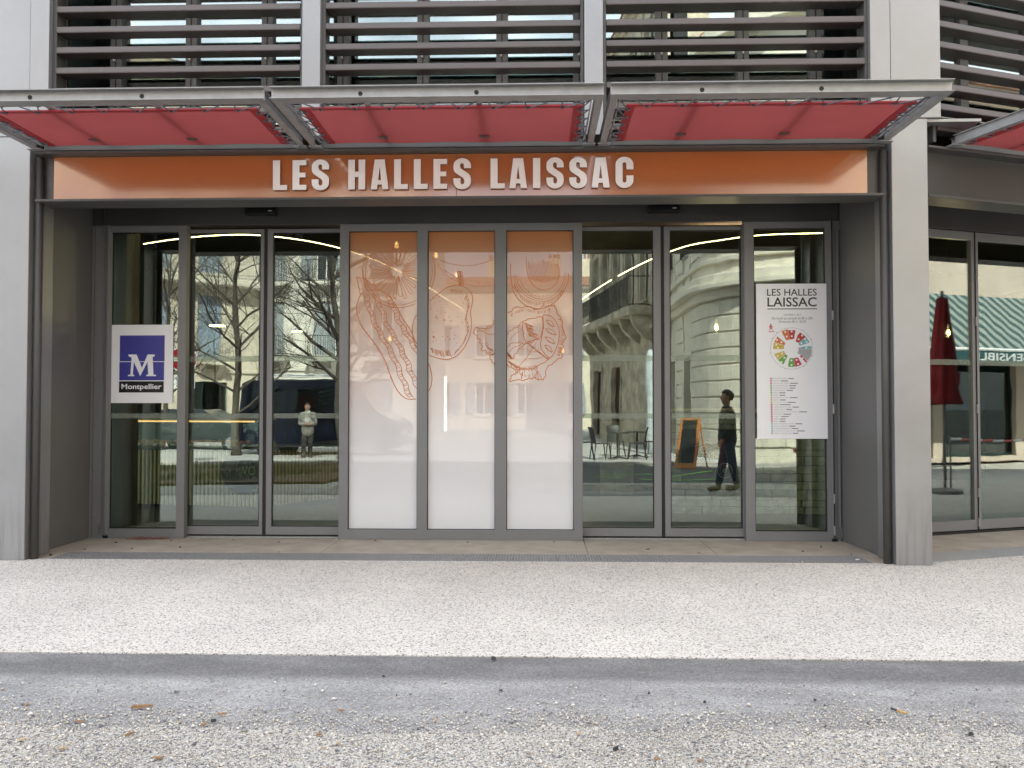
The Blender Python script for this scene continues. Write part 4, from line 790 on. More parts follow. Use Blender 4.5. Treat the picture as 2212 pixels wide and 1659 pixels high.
o = b.build('pastries', 'bread', dc, smooth=True); o['kind'] = 'stuff'
for k in range(9): MB(M_).box(0.3 + k * 0.3, 0.36 + k * 0.3, 0.045, 0.05, 0.967, 1.005).build('price_tag', 'sign_white', dc)
ds = thing('round_sign', (-4.4, 2.6, 0.2), 'round dark navy sign with pale letters VO on the slatted counter', 'sign')
Mr = M_ @ Matrix.Translation((L - 0.33, -0.03, 0.585))
pts = [(0.35 * math.cos(R(a)), 0.35 * math.sin(R(a))) for a in range(0, 360, 9)]
MB(Mr).prism(pts, 'y', -0.004, 0.006).build('disc', 'sign_navy', ds); MB(Mr).ribbon([(p[0] * 1.0, p[1] * 1.0) for p in pts] + [pts[0]], 0.008, -0.0055).build('rim_line', 'stone_pale', ds)
flat('lettering', 'stone_pale', ds, -0.007, 0.0, 0.22, -0.05, 0.09, text='VO', depth=0.002, M=Mr)
# shelves of goods behind the counter
for (x0, x1, y, lab, seed) in ((-6.6, -4.4, 9.0, 'lit wall shelf of bottles and boxes behind the counter', 1), (-9.6, -7.2, 7.5, 'dark wall shelf of goods at the far left behind the counter', 2)):
    s = thing('wall_shelf', ((x0 + x1) / 2, y, 0), lab, 'shelf', 'wall shelves inside the hall'); rr = random.Random(seed)
    MB().box(x0, x1, y + 0.35, y + 0.4, 0, 2.5).build('back_panel', 'inner_column', s)
    for j, z in enumerate((0.8, 1.15, 1.5, 1.85, 2.2)):
        sh = MB().box(x0, x1, y, y + 0.35, z, z + 0.03).build('shelf', 'shelf_wood', s)
        if z > 1 and seed == 1: MB().box(x0 + 0.1, x1 - 0.1, y + 0.02, y + 0.04, z - 0.02, z - 0.002).build('light_strip', 'warm_strip', sh)
        x = x0 + 0.06
        while x < x1 - 0.1:
            w = rr.uniform(0.05, 0.12); c = rr.choice(['bread', 'sign_white', 'ink_teal', 'ink_red', 'shelf_wood', 'ink_yellow', 'sign_navy', 'ink_orange'])
            if rr.random() < 0.5: MB().lathe([(w * .4, 0), (w * .4, .15), (w * .15, .2), (w * .15, .25)], (x + w / 2, y + .15, z + .031), 8).build('bottle', c, sh)
            else: MB().box(x, x + w, y + .08, y + .25, z + .031, z + rr.uniform(.12, .26)).build('carton', c, sh)
            x += w + 0.03
    for xx in (x0, x1 - 0.04): MB().box(xx, xx + 0.04, y + 0.02, y + 0.34, 0, 2.5).build('upright', 'inner_column', s)
# LED line under the ceiling, sweeping from both sides into the middle
for pts, lab in (([(-5.85, 2.25), (-5.3, 1.95), (-4.6, 1.68), (-3.9, 1.68), (-3.2, 2.3), (-2.7, 3.6), (-2.3, 6.0), (-2.05, 8.6), (-1.85, 10.8), (-1.95, 11.2)], 'thin curved warm LED line hanging above the left doors'), ([(4.2, 1.75), (3.25, 1.85), (2.7, 2.2), (2.2, 2.8), (1.7, 4.6), (1.2, 7.6), (0.66, 12.2)], 'thin curved warm LED line hanging above the right doors')):
    q = spline(pts, 10); L_ = thing('light_line', (q[0][0], q[0][1], 4.0), lab, 'lamp', 'curved light lines'); MB().tube([(p[0], p[1], 4.0) for p in q], 0.0065, 6).build('led_strip', 'led', L_); MB().tube([(p[0], p[1], 4.022) for p in q], 0.010, 6).build('carrier', 'counter_black', L_)
    for k in range(0, len(q), 12): MB().tube([(q[k][0], q[k][1], 4.04), (q[k][0], q[k][1], 4.449)], 0.003, 5).build('wire', 'counter_black', L_)
# pendants
def pendant(x, y, z, kind, lab):
    p = thing('pendant_lamp', (x, y, z), lab, 'lamp', 'pendant lamps inside the hall')
    if kind in ('bulb', 'shade'):
        ld = bpy.data.lights.new('lamp_light', 'POINT'); ld.energy = 18; ld.color = (1.0, 0.66, 0.34); ld.shadow_soft_size = 0.02
        lo_ = bpy.data.objects.new('lamp_light', ld); COL.objects.link(lo_); lo_.parent = p; lo_.location = (0, 0, -0.085)
    MB().tube([(x, y, z + 0.12), (x, y, 4.449)], 0.004, 5).build('cord', 'counter_black', p)
    if kind == 'disc':
        MB().lathe([(0.14, 0.0), (0.14, 0.012)], (x, y, z), 20).build('diffuser', 'led', p); MB().lathe([(0.15, 0.0), (0.10, 0.06), (0.02, 0.11)], (x, y, z + 0.014), 20).build('shade', 'counter_black', p, smooth=True)
    else:
        MB().lathe([(0.006, -0.06), (0.026, -0.045), (0.030, -0.01), (0.014, 0.03)], (x, y, z), 12).build('bulb', 'bulb', p, smooth=True); MB().lathe([(0.016, 0.031), (0.016, 0.12)], (x, y, z), 10).build('socket', 'rim', p)
        if kind == 'drop': MB().lathe([(0.02, -0.12), (0.075, -0.09), (0.09, -0.03), (0.06, 0.06), (0.02, 0.13)], (x, y, z), 16).build('globe', 'glass_clear', p, smooth=True)
        else: MB().lathe([(0.15, -0.2), (0.15, 0.08), (0.10, 0.15), (0.02, 0.17)], (x, y, z), 20).build('shade', 'glass_clear', p, smooth=True)
pendant(-5.86, 5.14, 3.05, 'disc', 'flat round pendant lamp glowing above the far left of the counter'); pendant(-4.62, 6.1, 3.02, 'disc', 'flat round pendant lamp behind the second left sliding door'); pendant(-7.2, 5.4, 2.95, 'disc', 'flat round pendant lamp behind the left side window')
pendant(-2.68, 5.2, 2.83, 'bulb', 'bare glowing bulb pendant showing through the left printed film'); pendant(-1.97, 1.7, 3.87, 'drop', 'drop shaped glass pendant at the top of the left printed film'); pendant(-1.58, 3.1, 3.98, 'drop', 'drop shaped glass pendant at the top of the middle printed film'); pendant(-1.48, 5.3, 4.02, 'bulb', 'tiny bulb pendant far behind the middle printed film')
pendant(2.80, 3.1, 2.83, 'shade', 'clear glass pendant with a warm bulb behind the right sliding door'); pendant(7.0, 4.4, 2.85, 'shade', 'clear glass pendant with a warm bulb in the bay beyond the right column'); pendant(3.6, 4.5, 2.95, 'bulb', 'warm bulb pendant half hidden behind the directory board'); pendant(0.55, 7.5, 2.75, 'bulb', 'small warm bulb pendant at the left edge of the right doors')
tag(MB().tube([(-1.42, 3.0, 1.2), (-1.42, 3.0, 2.05)], 0.022, 8).build('tube_light', 'tube_white'), 'upright white tube light glowing through the middle printed film', 'lamp')
# stone clad bar front on the right
sw = thing('stone_bar', (3.3, 2.5, 0), 'low bar front clad in pale rough stones behind the right doors', 'counter')
MB().box(1.98, 5.6, 2.45, 3.0, 0, 1.50).build('core', 'mortar', sw); MB().box(1.94, 5.64, 2.40, 3.05, 1.503, 1.545).build('worktop', 'slat_wood', sw, bevel=0.004)
z = 0.0; rr = random.Random(4)
while z < 1.44:
    h = min(rr.uniform(0.09, 0.17), 1.498 - z); x = 1.985
    while x < 5.55:
        w = min(rr.uniform(0.18, 0.5), 5.595 - x); d = rr.uniform(0.0, 0.03)
        if w > 0.05: MB().box(x + 0.006, x + w - 0.006, 2.405 - d, 2.449, z + 0.005, z + h - 0.005).build('stone', 'stone_pale', sw, bevel=0.008, seg=1)
        x += w
    z += h
cs = thing('bar_sign', (2.5, 2.3, 0.5), 'black board with dark red panel lettered CASA DI OCCITANIE against the stone bar', 'sign')
MB().box(2.11, 2.90, 2.28, 2.33, 0.49, 1.25).build('board', 'counter_black', cs); MB().box(2.27, 2.74, 2.272, 2.2795, 0.70, 1.12).build('red_panel', 'sign_red', cs)
flat('lettering', 'paper_white', cs, 2.268, 2.33, 2.63, 0.825, 0.875, text='CASA DI', depth=0.002, bold=0.012); flat('lettering', 'paper_white', cs, 2.268, 2.33, 2.635, 0.765, 0.805, text='OCCITANIE', depth=0.002, bold=0.012)
b = MB(); b.ribbon([(2.30, 1.0), (2.50, 1.07)], 0.012, 2.270); b.build('roof_line', 'paper_white', cs); MB().ribbon([(2.45, 1.075), (2.66, 0.975)], 0.012, 2.2695).build('roof_line', 'paper_white', cs)
for cx, cz in ((2.43, 0.955), (2.52, 0.925)):
    MB().ribbon([(cx + 0.05 * math.cos(R(a)), cz + 0.05 * math.sin(R(a))) for a in range(0, 361, 20)], 0.010, 2.270 + (cx - 2.43) * 0.005).build('ring_mark', 'paper_white', cs)
MB().ribbon([(2.73 + 0.105 * math.cos(R(a)), 0.65 + 0.105 * math.sin(R(a))) for a in range(0, 361, 15)], 0.012, 2.268).build('badge_ring', 'stone_pale', cs); MB().ribbon([(2.73 + 0.07 * math.cos(R(a)), 0.65 + 0.07 * math.sin(R(a))) for a in range(0, 361, 15)], 0.006, 2.268).build('badge_ring', 'stone_pale', cs)
MB().prism([(2.70, 0.62), (2.735, 0.605), (2.76, 0.63), (2.765, 0.67), (2.74, 0.695), (2.71, 0.685), (2.695, 0.655)], 'y', 2.266, 2.270).build('badge_mark', 'stone_pale', cs)
tag(MB().box(0.95, 1.45, 2.6, 2.64, 0.25, 1.35).build('beige_panel', 'stone_pale'), 'plain beige upright panel just inside the right doors', 'panel')
hs_ = thing('hanging_sign', (-3.6, 3.2, 4.2), 'black board with thin letters under the ceiling above the second door leaf', 'sign')
MB().box(-4.5, -2.8, 3.2, 3.23, 4.20, 4.448).build('board', 'counter_black', hs_); flat('lettering', 'print_grey', hs_, 3.194, -4.12, -3.74, 4.25, 4.37, text='DIRON', depth=0.003, M=None)

# ------------------------------------------------------------------ the street across, seen mirrored in the glass
def shutter(mb, x0, x1, z0, z1, v0=0.012):
    mb.frame(x0, x1, z0, z1, [(x0 + 0.06, x1 - 0.06, z0 + 0.08, (z0 + z1) / 2 - 0.04), (x0 + 0.06, x1 - 0.06, (z0 + z1) / 2 + 0.04, z1 - 0.08)], v0, v0 + 0.04)
def railing(par, M, u0, u1, z0, h, v0, v1, m='iron', step=0.11, bulge=0.0):
    """balcony guard: top and bottom rail plus bars, on three sides"""
    b = MB(M)
    for zz in (z0 + 0.06, z0 + h): b.tube([(u0, v0, zz), (u0, v1, zz), (u1, v1, zz), (u1, v0, zz)], 0.018, 4)
    n = int((u1 - u0) / step)
    for k in range(n + 1):
        u = u0 + (u1 - u0) * k / n; b.tube([(u, v1, z0 + 0.05), (u, v1 + bulge, z0 + 0.3), (u, v1, z0 + h)], 0.009, 4)
    o = b.build('balcony_railing', m, par); o['kind'] = 'stuff'
    return o
def townhouse(name, label, M, W, H, wins, wall, depth=7.0, base=0.0, roof=True, bandz=(), corn=None, rust=None, ridge=1.6, chimneys=(), group='town houses across the street'):
    h = thing(name, M @ Vector((W / 2, 0, base)), label, 'building', group)
    holes = [(w['u'] - w['w'] / 2, w['u'] + w['w'] / 2, w['z'], w['z'] + w['h']) for w in wins]
    wl_ = MB(M).frame(0, W, base, H, holes, -0.30, 0.0); wl_.f = [f[::-1] for f in wl_.f]; wl_.build('wall', wall, h)
    MB(M).box(0.02, W - 0.02, -0.9, -0.45, base, H - 0.02).build('room_backing', 'room_dark', h)
    MB(M).box(0, W, -depth, -0.91, base, H - 0.01).build('rear_wall', wall, h)
    for z in bandz: MB(M).box(-0.03, W + 0.03, 0.0, 0.10, z, z + 0.16).build('string_course', wall, h, bevel=0.03)
    if corn is None: corn = H - 0.3
    MB(M).prism([(0.0, corn), (0.12, corn + 0.02), (0.16, corn + 0.14), (0.34, corn + 0.20), (0.36, corn + 0.32), (0.0, corn + 0.32)], 'x', -0.1, W + 0.1).build('cornice', wall, h)
    if roof:
        r = MB(M).prism([(0.45, H + 0.02), (-depth / 2, H + ridge), (-depth - 0.2, H + 0.02)], 'x', -0.1, W + 0.1).build('roof', 'roof_tile', h)
        for cu in chimneys:
            MB(M).box(cu - 0.45, cu + 0.45, -depth / 2 - 0.3, -depth / 2 + 0.3, H + 0.6, H + ridge + 1.1).build('chimney', wall, r)
            for d in (-0.25, 0.05, 0.3): MB(M).lathe([(0.10, 0), (0.08, 0.35)], (cu + d, -depth / 2, H + ridge + 1.1), 8).build('chimney_pot', 'chimney_clay', r)
    if rust:
        z0_, z1_, st_ = rust; z = z0_
        while z < z1_:      # recessed joints show as proud courses
            segs = [(0.0, W)]
            for a, b, c, d in holes:
                if c < z + st_ - 0.03 and d > z:
                    segs = [x for s_ in segs for x in ((s_[0], min(s_[1], a - 0.02)), (max(s_[0], b + 0.02), s_[1])) if x[1] - x[0] > 0.08]
            for a, b in segs: MB(M).box(a, b, 0.0, 0.035, z, z + st_ - 0.035).build('stone_course', wall, h, bevel=0.008, seg=1)
            z += st_
    for w, (a, b, c, d) in zip(wins, holes):
        f = MB(M).frame(a, b, c, d, [(a + 0.07, (a + b) / 2 - 0.03, c + 0.07, d - 0.07), ((a + b) / 2 + 0.03, b - 0.07, c + 0.07, d - 0.07)], -0.22, -0.16).build('window', w.get('fm', 'sign_white'), h)
        MB(M).box(a + 0.05, b - 0.05, -0.20, -0.19, c + 0.05, d - 0.05).build('pane', 'window_glass', f)
        MB(M).box(a - 0.12, b + 0.12, -0.05, 0.12, c - 0.12, c - 0.005).build('sill', wall, f)
        if w.get('trim', True): MB(M).frame(a - 0.16, b + 0.16, c, d + 0.16, [(a, b, c - 1, d)], 0.0, 0.05).build('surround', wall, f)
        if w.get('sh'):
            hw = w['w'] / 2
            for x in ((a - hw - 0.02, a - 0.02), (b + 0.02, b + hw + 0.02)) if w['sh'] == 'open' else ((a + 0.01, a + hw - 0.01), (b - hw + 0.01, b - 0.01)):
                mb = MB(M); shutter(mb, x[0], x[1], c, d, 0.055 if w['sh'] == 'open' else -0.10); mb.box(x[0] + 0.06, x[1] - 0.06, 0.066 if w['sh'] == 'open' else -0.088, 0.078 if w['sh'] == 'open' else -0.076, c + 0.08, d - 0.08); mb.build('shutter', w.get('sm', 'shutter_blue'), f)
        if w.get('bal'):
            bw = w['bal']; sl_ = MB(M).box(a - bw, b + bw, 0.0, 0.62, c - 0.30, c - 0.14).build('balcony_slab', wall, h, bevel=0.03)
            railing(h, M, a - bw + 0.04, b + bw - 0.04, c - 0.13, 1.0, 0.0, 0.56, w.get('bm', 'iron'), bulge=0.05)
            for x in (a - bw + 0.25, b + bw - 0.25): MB(M).prism([(0.0, c - 0.75), (0.16, c - 0.7), (0.45, c - 0.42), (0.5, c - 0.305), (0.0, c - 0.305)], 'x', x - 0.09, x + 0.09).build('bracket', wall, sl_)
    return h
W_ = lambda u, z, w, h, **k: dict(u=u, z=z, w=w, h=h, **k)
# A: cream house at the left, turned towards the hall
MA = place(-42.6, -17.9, -21.5)
townhouse('cream_house', 'cream corner house with a long pale railed balcony, mirrored in the left window', MA, 7.4, 15.5,
          [W_(1.1, 3.6, 1.0, 2.6, sh='shut', bm='iron_pale'), W_(3.05, 3.6, 1.1, 2.7, sh='shut', bal=0.1, bm='iron_pale'), W_(5.2, 3.6, 1.1, 2.7, sh='shut', bal=0.1, bm='iron_pale'),
           W_(1.1, 7.3, 1.0, 2.5, sh='shut'), W_(3.05, 7.3, 1.1, 2.5, sh='shut'), W_(5.2, 7.3, 1.1, 2.5, sh='shut'), W_(3.05, 11, 1.1, 2.2, sh='shut'), W_(5.2, 11, 1.1, 2.2, sh='shut'), W_(2.0, 0.1, 2.0, 2.5, fm='shop_wood', trim=False), W_(5.0, 0.1, 2.0, 2.5, fm='shop_green', trim=False)], 'stucco_cream', base=0.1, bandz=(3.0, 10.2), chimneys=(3,))
ga = [o for o in bpy.data.objects if o.name.startswith('cream_house')][0]
MB(MA).box(-0.1, 7.5, 0.0, 0.75, 6.72, 7.02).build('balcony_slab', 'stone_cut', ga, bevel=0.04); railing(ga, MA, 0.0, 7.4, 7.03, 1.05, 0.0, 0.7, 'iron_pale', 0.10)
# B: whitish house behind the trees
townhouse('white_house', 'tall off-white house with small iron balconies behind the bare trees', place(2, -13.4, -28.0), 8.2, 15.0,
          [W_(u, z, 1.05, h, sh=('open' if (i + j) % 3 == 0 else 'shut'), bal=(0.25 if z > 3 else 0), sm='shutter_grey') for i, (z, h) in enumerate(((0.2, 2.6), (3.9, 2.5), (7.4, 2.4), (10.9, 2.2))) for j, u in enumerate((1.2, 3.6, 6.3))], 'stucco_white', base=0.1, bandz=(3.2,), chimneys=(2, 6))
# far house closing the street
townhouse('distant_house', 'distant low house with tiled roof and chimneys closing the street, mirrored in the printed films', place(3, -7.5, -42), 14.5, 9.0,
          [W_(u, z, 1.1, 2.0, sh='open', sm='shutter_grey') for z in (1.0, 4.6) for u in (1.6, 4.2, 6.8, 9.4, 12)], 'stucco_cream', base=0.1, chimneys=(4.5, 8.5, 10.5), ridge=1.2)
# C: ornate old house along the side street
MC = place(81.7, 2.62, -30.3)
hc = townhouse('ornate_house', 'weathered ornate stone house with a long iron balcony, mirrored in the first right door', MC, 11.2, 16.5,
          [W_(u, z, 1.2, h, fm='stone_cut') for z, h in ((5.5, 3.0), (9.6, 2.8), (13.2, 2.2)) for u in (1.4, 3.5, 5.6, 7.7, 9.8)] + [W_(u, 0.2, 1.5, 3.0, fm='shop_wood') for u in (1.6, 5.4)], 'stone_old', base=0.1, bandz=(4.35, 9.0, 12.6), depth=1.7)
MB(MC).box(0.3, 10.9, 0.0, 0.95, 4.85, 5.15).build('balcony_slab', 'stone_old', hc, bevel=0.05); railing(hc, MC, 0.4, 10.8, 5.16, 1.05, 0.0, 0.9, 'iron', 0.10, 0.08)
for u in (1.0, 3.0, 5.0, 7.0, 9.0, 10.6): MB(MC).prism([(0.0, 3.9), (0.25, 4.0), (0.7, 4.5), (0.8, 4.845), (0.0, 4.845)], 'x', u - 0.16, u + 0.16).build('bracket', 'stone_old', hc)
for u in (0.5, 2.45, 4.55, 6.65, 8.75, 10.8): MB(MC).box(u - 0.22, u + 0.22, 0.0, 0.09, 5.2, 15.9).build('pilaster', 'stone_old', hc, bevel=0.02)
# D: cream corner house with a rounded, rusticated corner
def corner_house():
    h = thing('rounded_house', (7, -11.6, 0), 'cream rusticated house with rounded corner and heavy cornice, mirrored in the last right door', 'building', 'town houses across the street')
    path = [(4.75, -20.4), (4.75, -14.2)] + [(7.35 - 2.6 * math.cos(R(a)), -14.2 + 2.6 * math.sin(R(a))) for a in range(10, 90, 10)] + [(7.35, -11.6), (14.5, -10.9)]
    def off(d):
        out = []
        for i, p in enumerate(path):
            a, b = path[max(0, i - 1)], path[min(len(path) - 1, i + 1)]; dx, dy = b[0] - a[0], b[1] - a[1]; L = math.hypot(dx, dy); out.append((p[0] - dy / L * d, p[1] + dx / L * d))
        return out
    def strip(name, d0, d1, z0, z1, m, par, bv=0.0):
        A, B = off(d0), off(d1); n = len(A); vs = [(p[0], p[1], z) for z in (z0, z1) for q in (A, B) for p in q]; fs = []
        for i in range(n - 1):
            fs += [(i, i + 1, 2 * n + i + 1, 2 * n + i)[::-1], (n + i, n + i + 1, 3 * n + i + 1, 3 * n + i), (i, i + 1, n + i + 1, n + i), (2 * n + i, 2 * n + i + 1, 3 * n + i + 1, 3 * n + i)[::-1]]
        return MB().add(vs, fs).build(name, m, par, bevel=bv)
    # wall as segments with openings
    segs = list(zip(path[:-1], path[1:])); tot = 0
    for i, (a, b) in enumerate(segs):
        Ms, L = run_frame(a, b); wins = []
        if i == 0: wins = [(1.2, 2.4, 0.2, 3.1, 'shop_wood'), (3.9, 5.1, 0.2, 3.1, 'shop_wood'), (1.2, 2.2, 6.2, 8.6, None), (4.0, 5.0, 6.2, 8.6, None)]
        elif i == len(segs) - 1: wins = [(0.45, 1.75, 0.2, 3.3, 'shop_green'), (3.2, 4.4, 0.9, 3.3, 'shop_green'), (0.55, 1.65, 6.1, 8.6, None), (3.2, 4.3, 6.1, 8.6, None), (5.6, 6.7, 6.1, 8.6, None)]
        w = MB(Ms).frame(0, L, 0.1, 11.5, [x[:4] for x in wins], -0.35, 0.0); w.f = [f[::-1] for f in w.f]; wo = w.build('wall', 'stone_cut', h)
        if wins: MB(Ms).box(0.05, L - 0.05, -0.9, -0.5, 0.1, 11.4).build('room_backing', 'room_dark', h)
        for a0, a1, c, d, m in wins:
            f = MB(Ms).frame(a0, a1, c, d, [(a0 + 0.08, (a0 + a1) / 2 - 0.03, c + 0.5, d - 0.1), ((a0 + a1) / 2 + 0.03, a1 - 0.08, c + 0.5, d - 0.1)], -0.25, -0.18).build('window', m or 'shutter_grey', h)
            MB(Ms).box(a0 + 0.05, a1 - 0.05, -0.22, -0.21, c + 0.4, d - 0.05).build('pane', 'window_glass', f)
            MB(Ms).frame(a0 - 0.2, a1 + 0.2, c, d + 0.22, [(a0, a1, c - 1, d)], 0.0, 0.06).build('surround', 'stone_cut', f)
            if m is None: railing(f, Ms, a0 - 0.05, a1 + 0.05, c, 0.95, 0.0, 0.12, 'iron', 0.09)
    # a string of rusticated courses, split at the openings by keeping to the corner and piers
    for (u0, u1, seg) in ((0.0, 1.0, len(segs) - 1), (2.1, 3.0, len(segs) - 1), (2.55, 3.7, 0), (5.3, 6.2, 0)):
        Ms, L = run_frame(*segs[seg]); z = 0.5
        while z < 9.5:
            hit = seg and u0 < 0.45 and False
            b0, b1 = (u0, min(u1, 0.25)) if (seg == len(segs) - 1 and u0 == 0.0 and z < 3.7) else (u0, u1)
            if seg == len(segs) - 1 and u0 == 0.0 and z > 5.7: b1 = 0.32
            if not (4.2 < z < 5.9): MB(Ms).box(b0, b1, 0.0, 0.05, z, z + 0.40).build('stone_course', 'stone_cut', h, bevel=0.012, seg=1)
            z += 0.45
    for i in range(1, len(segs) - 1):
        Ms, L = run_frame(*segs[i]); z = 0.5
        while z < 9.5:
            if not (4.2 < z < 5.9): MB(Ms).box(0.0, L, 0.0, 0.05, z, z + 0.40).build('stone_course', 'stone_cut', h, bevel=0.012, seg=1)
            z += 0.45
    strip('cornice', 0.0, 0.18, 4.55, 4.80, 'stone_cut', h, 0.03); strip('cornice', 0.0, 0.42, 4.803, 4.95, 'stone_cut', h, 0.02); strip('cornice', 0.0, 0.30, 4.953, 5.20, 'stone_cut', h, 0.03); strip('cornice', 0.0, 0.12, 5.55, 5.70, 'stone_cut', h, 0.02)
    strip('cornice', 0.0, 0.5, 11.1, 11.45, 'stone_cut', h, 0.03)
    MB().prism([(5.6, -20.4), (14.5, -20.4), (14.5, -11.9), (8.0, -12.5), (5.75, -14.6)], 'z', 0.1, 11.3).build('rear_wall', 'stone_cut', h); MB().prism([(4.5, -20.6), (14.8, -20.6), (14.8, -10.7), (7.3, -11.3), (4.5, -14.0)], 'z', 11.5, 11.8).build('roof', 'roof_tile', h)
    c = [(5.05, -12.6, 5.6), (5.2, -12.35, 4.6), (4.8, -12.6, 3.9), (4.0, -13.6, 3.6)]
    return h
corner_house()
# E: pink shop wall with the striped awning, mirrored in the bay beyond the right column
ME = place(0, 0, 0)
ca, sa = math.cos(R(20)), math.sin(R(20)); Q = Vector((4.75, 0.32)); NN = Vector((sa, -ca))
def mirror(x, y): p = Vector((x, y)); return p - 2 * (p - Q).dot(NN) * NN
pb, pa = mirror(16.6, 14.6), mirror(7.4, 11.0)
angE = math.degrees(math.atan2(pb.y - pa.y, pb.x - pa.x)); MEs = place(angE, pa.x, pa.y); LE = (pb - pa).length
# the mirrored wall must face the hall: v axis points to it
he = townhouse('shop_house', 'pinkish plaster shop house behind the striped awning, mirrored beyond the right column', MEs, LE, 9.5, [W_(1.2, 5.4, 1.1, 1.9, sh='shut', sm='shutter_grey'), W_(2.2, 0.2, 2.6, 2.6, fm='shop_green', trim=False), W_(5.2, 0.2, 2.6, 2.6, fm='shop_green', trim=False)], 'stucco_pink', base=0.05, depth=4, group=None)
stripes('awning_stripe', -R(angE), 0.16, (0.27, 0.30, 0.28), (0.03, 0.075, 0.08)); mat('awning_teal', (0.015, 0.075, 0.085), 0.8, 0, 0.1, 5)
ea = thing('shop_awning', MEs @ Vector((LE / 2, 0.8, 2.7)), 'green and white striped shop awning with white lettering SENSIBLE', 'awning')
MB(MEs).prism([(0.0, 4.55), (1.9, 2.95), (1.9, 2.97), (0.0, 4.58)], 'x', 0.1, LE - 0.1).build('canopy', 'awning_stripe', ea); MB(MEs).tube([(0.1, 1.92, 2.95), (LE - 0.1, 1.92, 2.95)], 0.045, 8).build('front_bar', 'sign_white', ea); MB(MEs).box(0.1, LE - 0.1, 1.93, 1.94, 2.62, 2.92).build('valance', 'awning_teal', ea)
for t_, u0, u1 in (('SENSIBLE', LE * 0.275, LE * 0.46),):
    vs, fs = curve_mesh(None, t_, 0.5, 0.015); lo = [min(p[k] for p in vs) for k in (0, 1)]; hi = [max(p[k] for p in vs) for k in (0, 1)]
    MB(MEs).add([(u1 - (p[0] - lo[0]) / (hi[0] - lo[0]) * (u1 - u0), 1.942 + (p[2] + 0.5) * 0.003, 2.68 + (p[1] - lo[1]) / (hi[1] - lo[1]) * 0.19) for p in vs], fs).build('lettering', 'sign_white', ea)
pp = mirror(7.5, 5.2); ps = thing('parasol', (pp.x, pp.y, 0), 'closed dark red parasol standing near the striped shop awning', 'parasol')
cvs, cfs, cn = [], [], 32
cpr = [(0.02, 1.64), (0.30, 1.62), (0.27, 1.72), (0.22, 1.9), (0.245, 2.0), (0.25, 2.15), (0.21, 2.22), (0.22, 2.35), (0.17, 2.8), (0.11, 3.3), (0.09, 3.53), (0.02, 3.56)]
for r_, z_ in cpr:
    for k in range(cn): q_ = r_ * (1 + 0.16 * math.sin(k * 2 * math.pi * 8 / cn + 2.2 * z_) + 0.05 * math.sin(k * 1.7 + z_ * 3)); cvs.append((pp.x + q_ * math.cos(2 * math.pi * k / cn), pp.y + q_ * math.sin(2 * math.pi * k / cn), z_ + 0.02 * math.sin(k * 1.3)))
for i in range(len(cpr) - 1):
    for k in range(cn): cfs.append((i * cn + k, i * cn + (k + 1) % cn, (i + 1) * cn + (k + 1) % cn, (i + 1) * cn + k))
MB().add(cvs, cfs).build('folded_canopy', 'parasol_red', ps, smooth=True); MB().tube([(pp.x, pp.y, 0.05), (pp.x, pp.y, 3.68)], 0.03, 8).build('pole', 'post_grey', ps); MB().lathe([(0.30, 0), (0.30, 0.06), (0.06, 0.1)], (pp.x, pp.y, 0), 16).build('base', 'post_grey', ps)
pt0, pt1 = mirror(8.1, 6.2), mirror(12, 8.2)
bt = thing('barrier_tape', (pt0.x, pt0.y, 0.9), 'red and white barrier tape stretched between two thin posts near the parasol', 'tape')
for p in (pt0, pt1): MB().tube([(p.x, p.y, 0), (p.x, p.y, 1.0)], 0.02, 8).build('post', 'post_grey', bt)
for k in range(14):
    a, b = pt0.lerp(pt1, k / 14), pt0.lerp(pt1, (k + 1) / 14); zz = 0.95 - 0.08 * math.sin(math.pi * (k + 0.5) / 14); MB().tube([(a.x, a.y, zz), (b.x, b.y, zz)], 0.025, 4).build('tape_band', 'tape_red' if k % 2 else 'sign_white', bt)

